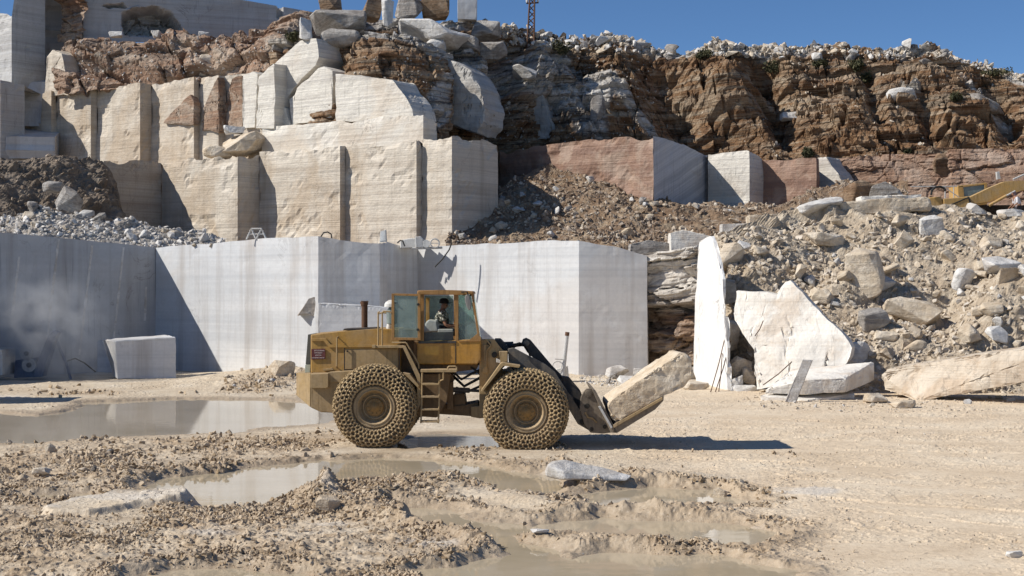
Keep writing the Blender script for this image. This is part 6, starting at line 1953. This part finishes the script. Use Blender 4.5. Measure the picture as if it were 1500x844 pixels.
strew('rubble', on(cliff, 700, RG, ledge, clump(cliff, .35, 505) ** 2), UPN, (2, 9), RG, 'stone_tan', 3., .0)
scatter([(-10, 322), (60, 302), (140, 316), (260, 340), (320, 346), (320, 362), (220, 362), (0, 340)], ('rubble_heap', 'quarry_wall'), 40, (8, 28), 0, (2, 7), ('wboulder', 'gboulder', 'wboulder', 'boulder'),
        'loose grey-white stone in the rubble on top of the shaded wall', 'loose stones on top of the shaded wall', 'rubble', 'stone_white', 4, 2.4)
hp = O('rubble_heap')
strew('rubble', on(hp, 2600, RG), UPN, (2, 14), RG, 'stone_white', 4.0, .05)
strew('rubble', on(O('rubble_heap', 1), 450, RG), UPN, (2, 12), RG, 'stone_brown', 4.0, .05)
scatter([(845, 540), (1010, 536), (1030, 560), (960, 575), (850, 562)], ('ground',), 26, (6, 20), 500, (2, 6), ('wboulder', 'wboulder', 'gboulder'),
        'loose white stone in the debris at the foot of the drilled wall', 'loose stones at the foot of the drilled wall', 'rubble', 'stone_white', 5)
scatter([(1080, 588), (1110, 560), (1300, 580), (1420, 585), (1500, 575), (1500, 590), (1300, 606), (1100, 600)], ('ground', 'rubble_mound'), 14, (7, 18), 400, (2, 6), ('boulder', 'wboulder'),
        'small stone on the dry ground along the foot of the slabs', 'small stones along the foot of the slabs', 'rubble', 'stone_tan', 6)
scatter([(-10, 640), (500, 655), (900, 690), (1180, 760), (1180, 860), (-10, 860)], ('ground',), 10, (9, 20), 0, (1.5, 9), ('boulder', 'gboulder'),
        'mud-coated stone among the churned clods of the foreground', 'mud-coated stones in the churned ground', 'mud_crumbs', 'stone_mud', 7)
scatter([(330, 552), (440, 545), (440, 575), (330, 572)], ('ground',), 8, (6, 16), 250, (2, 6), ('boulder', 'wboulder'),
        'stone in the low mud heap behind the loader', 'stones of the low mud heap', 'rubble', 'stone_tan', 8)
gv = verts_of(ground)
vis = (np.abs(gv[:, 0] / gv[:, 1]) < .4) & (gv[:, 1] < 60) & (gv[:, 1] > 14) & (gv[:, 2] > -.05)
gr2 = sstep(fbm(np.c_[gx * .9, gy * .5], 3, 510), -.3, .25)
pr = vis * cm ** 1.5 * (.08 + gr2)
strew('mud_crumbs', gv[RG.choice(len(gv), 30000, p=pr / pr.sum())], np.array([0, 0, 1.]), (2.2, 13), RG, 'stone_mud', 3.4, .12)
pr = vis * cm ** 1.5 * (.02 + gr2 ** 2)
strew('mud_crumbs', gv[RG.choice(len(gv), 5000, p=pr / pr.sum())], np.array([0, 0, 1.]), (2.2, 12), RG, 'stone_mud2', 3.0, .12)
pr = vis * (1 - cm) * (1 - water) * (.1 + spot) * (gy < 45)
strew('gravel', gv[RG.choice(len(gv), 5000, p=pr / pr.sum())], np.array([0, 0, 1.]), (1.2, 5.5), RG, 'stone_tan', 4.0, .1)
scatter([(400, 95), (660, 60), (960, 70), (960, 210), (720, 215), (640, 170)], ('cliff', 'rock_mass'), 0, (6, 12), 500, (2, 6), ('gboulder',), '', '', 'rubble', 'stone_grey', 10)
scatter([(90, 55), (440, 40), (440, 110), (300, 125), (100, 122)], ('rock_band',), 0, (6, 12), 400, (2, 6), ('gboulder',), '', '', 'rubble', 'stone_white', 11)

# dust drifting round the wire saw
bm = bmesh.new()
c0 = P(50, 500, 56.2)
bmesh.ops.create_icosphere(bm, subdivisions=3, radius=1, matrix=Matrix.Translation((c0[0], c0[1], 1.7)) @ Matrix.Diagonal((3.6, 1.9, 3.0, 1)))
dust = link('dust_cloud', bm_mesh(bm), None)
s = NT('dust')
p = s.pos()
q = s.map(p, (1 / 3.6, 1 / 1.9, 1 / 3.0), loc=(-c0[0] / 3.6, -c0[1] / 1.9, -1.7 / 3.0))
rr = s.n('ShaderNodeVectorMath', {0: q}, operation='LENGTH').outputs['Value']
fall = s.ramp(rr, [(.25, 1), (1.0, 0)])
nz = s.ramp(s.noise(p, .9, 4, .6, .6), [(.42, 0), (.72, 1)])
dn = s.math('MULTIPLY', s.math('MULTIPLY', fall, nz), 1.15)
vol = s.n('ShaderNodeVolumePrincipled', {'Color': (.97, .97, .98), 'Density': dn})
s.n('ShaderNodeOutputMaterial', {'Volume': vol.outputs[0]})
dust.data.materials.append(s.mat)
tag(dust, kind='stuff')
# ------------------------------------------------------------------ light, sky, camera
el, sd = math.radians(40), Vector((.98, .2, 0)).normalized()
dirv = Vector((sd.x * math.cos(el), sd.y * math.cos(el), -math.sin(el)))
sun = bpy.data.lights.new('sun', 'SUN')
sun.energy = SUN_E
sun.angle = math.radians(.53)
sun.color = (1.0, .95, .87)
so = bpy.data.objects.new('sun', sun)
so.rotation_euler = dirv.to_track_quat('-Z', 'Y').to_euler()
so.location = (-60, -20, 60)
COL.objects.link(so)
w = bpy.data.worlds.new('World')
SC.world = w
w.use_nodes = True
nt = w.node_tree
nt.nodes.clear()
sky = nt.nodes.new('ShaderNodeTexSky')
sky.sky_type = 'NISHITA'
sky.sun_disc = False
sky.sun_elevation = el
sky.sun_rotation = math.atan2(-sd.x, -sd.y)
sky.altitude = SKY_ALT
sky.air_density = SKY_AIR
sky.dust_density = SKY_DUST
sky.ozone_density = SKY_OZ
bg = nt.nodes.new('ShaderNodeBackground')
bg.inputs[1].default_value = SKY_S
ow = nt.nodes.new('ShaderNodeOutputWorld')
hs = nt.nodes.new('ShaderNodeHueSaturation')
hs.inputs['Saturation'].default_value = 1.08
nt.links.new(sky.outputs[0], hs.inputs['Color'])
nt.links.new(hs.outputs[0], bg.inputs[0])
nt.links.new(bg.outputs[0], ow.inputs[0])
cam = bpy.data.cameras.new('camera')
cam.sensor_width = 36
cam.lens = 36 * F / 1500
cam.shift_y = 8 / 1500
cam.clip_end = 3000
co = bpy.data.objects.new('camera', cam)
co.location = (0, 0, CH)
co.rotation_euler = (math.radians(90), 0, 0)
COL.objects.link(co)
SC.camera = co
vs = SC.view_settings
vs.view_transform = 'Standard'
vs.look = 'None'
vs.exposure = EXPO
vs.gamma = 1
vs.use_curve_mapping = False
SC.cycles.max_bounces = 8
SC.cycles.transparent_max_bounces = 12
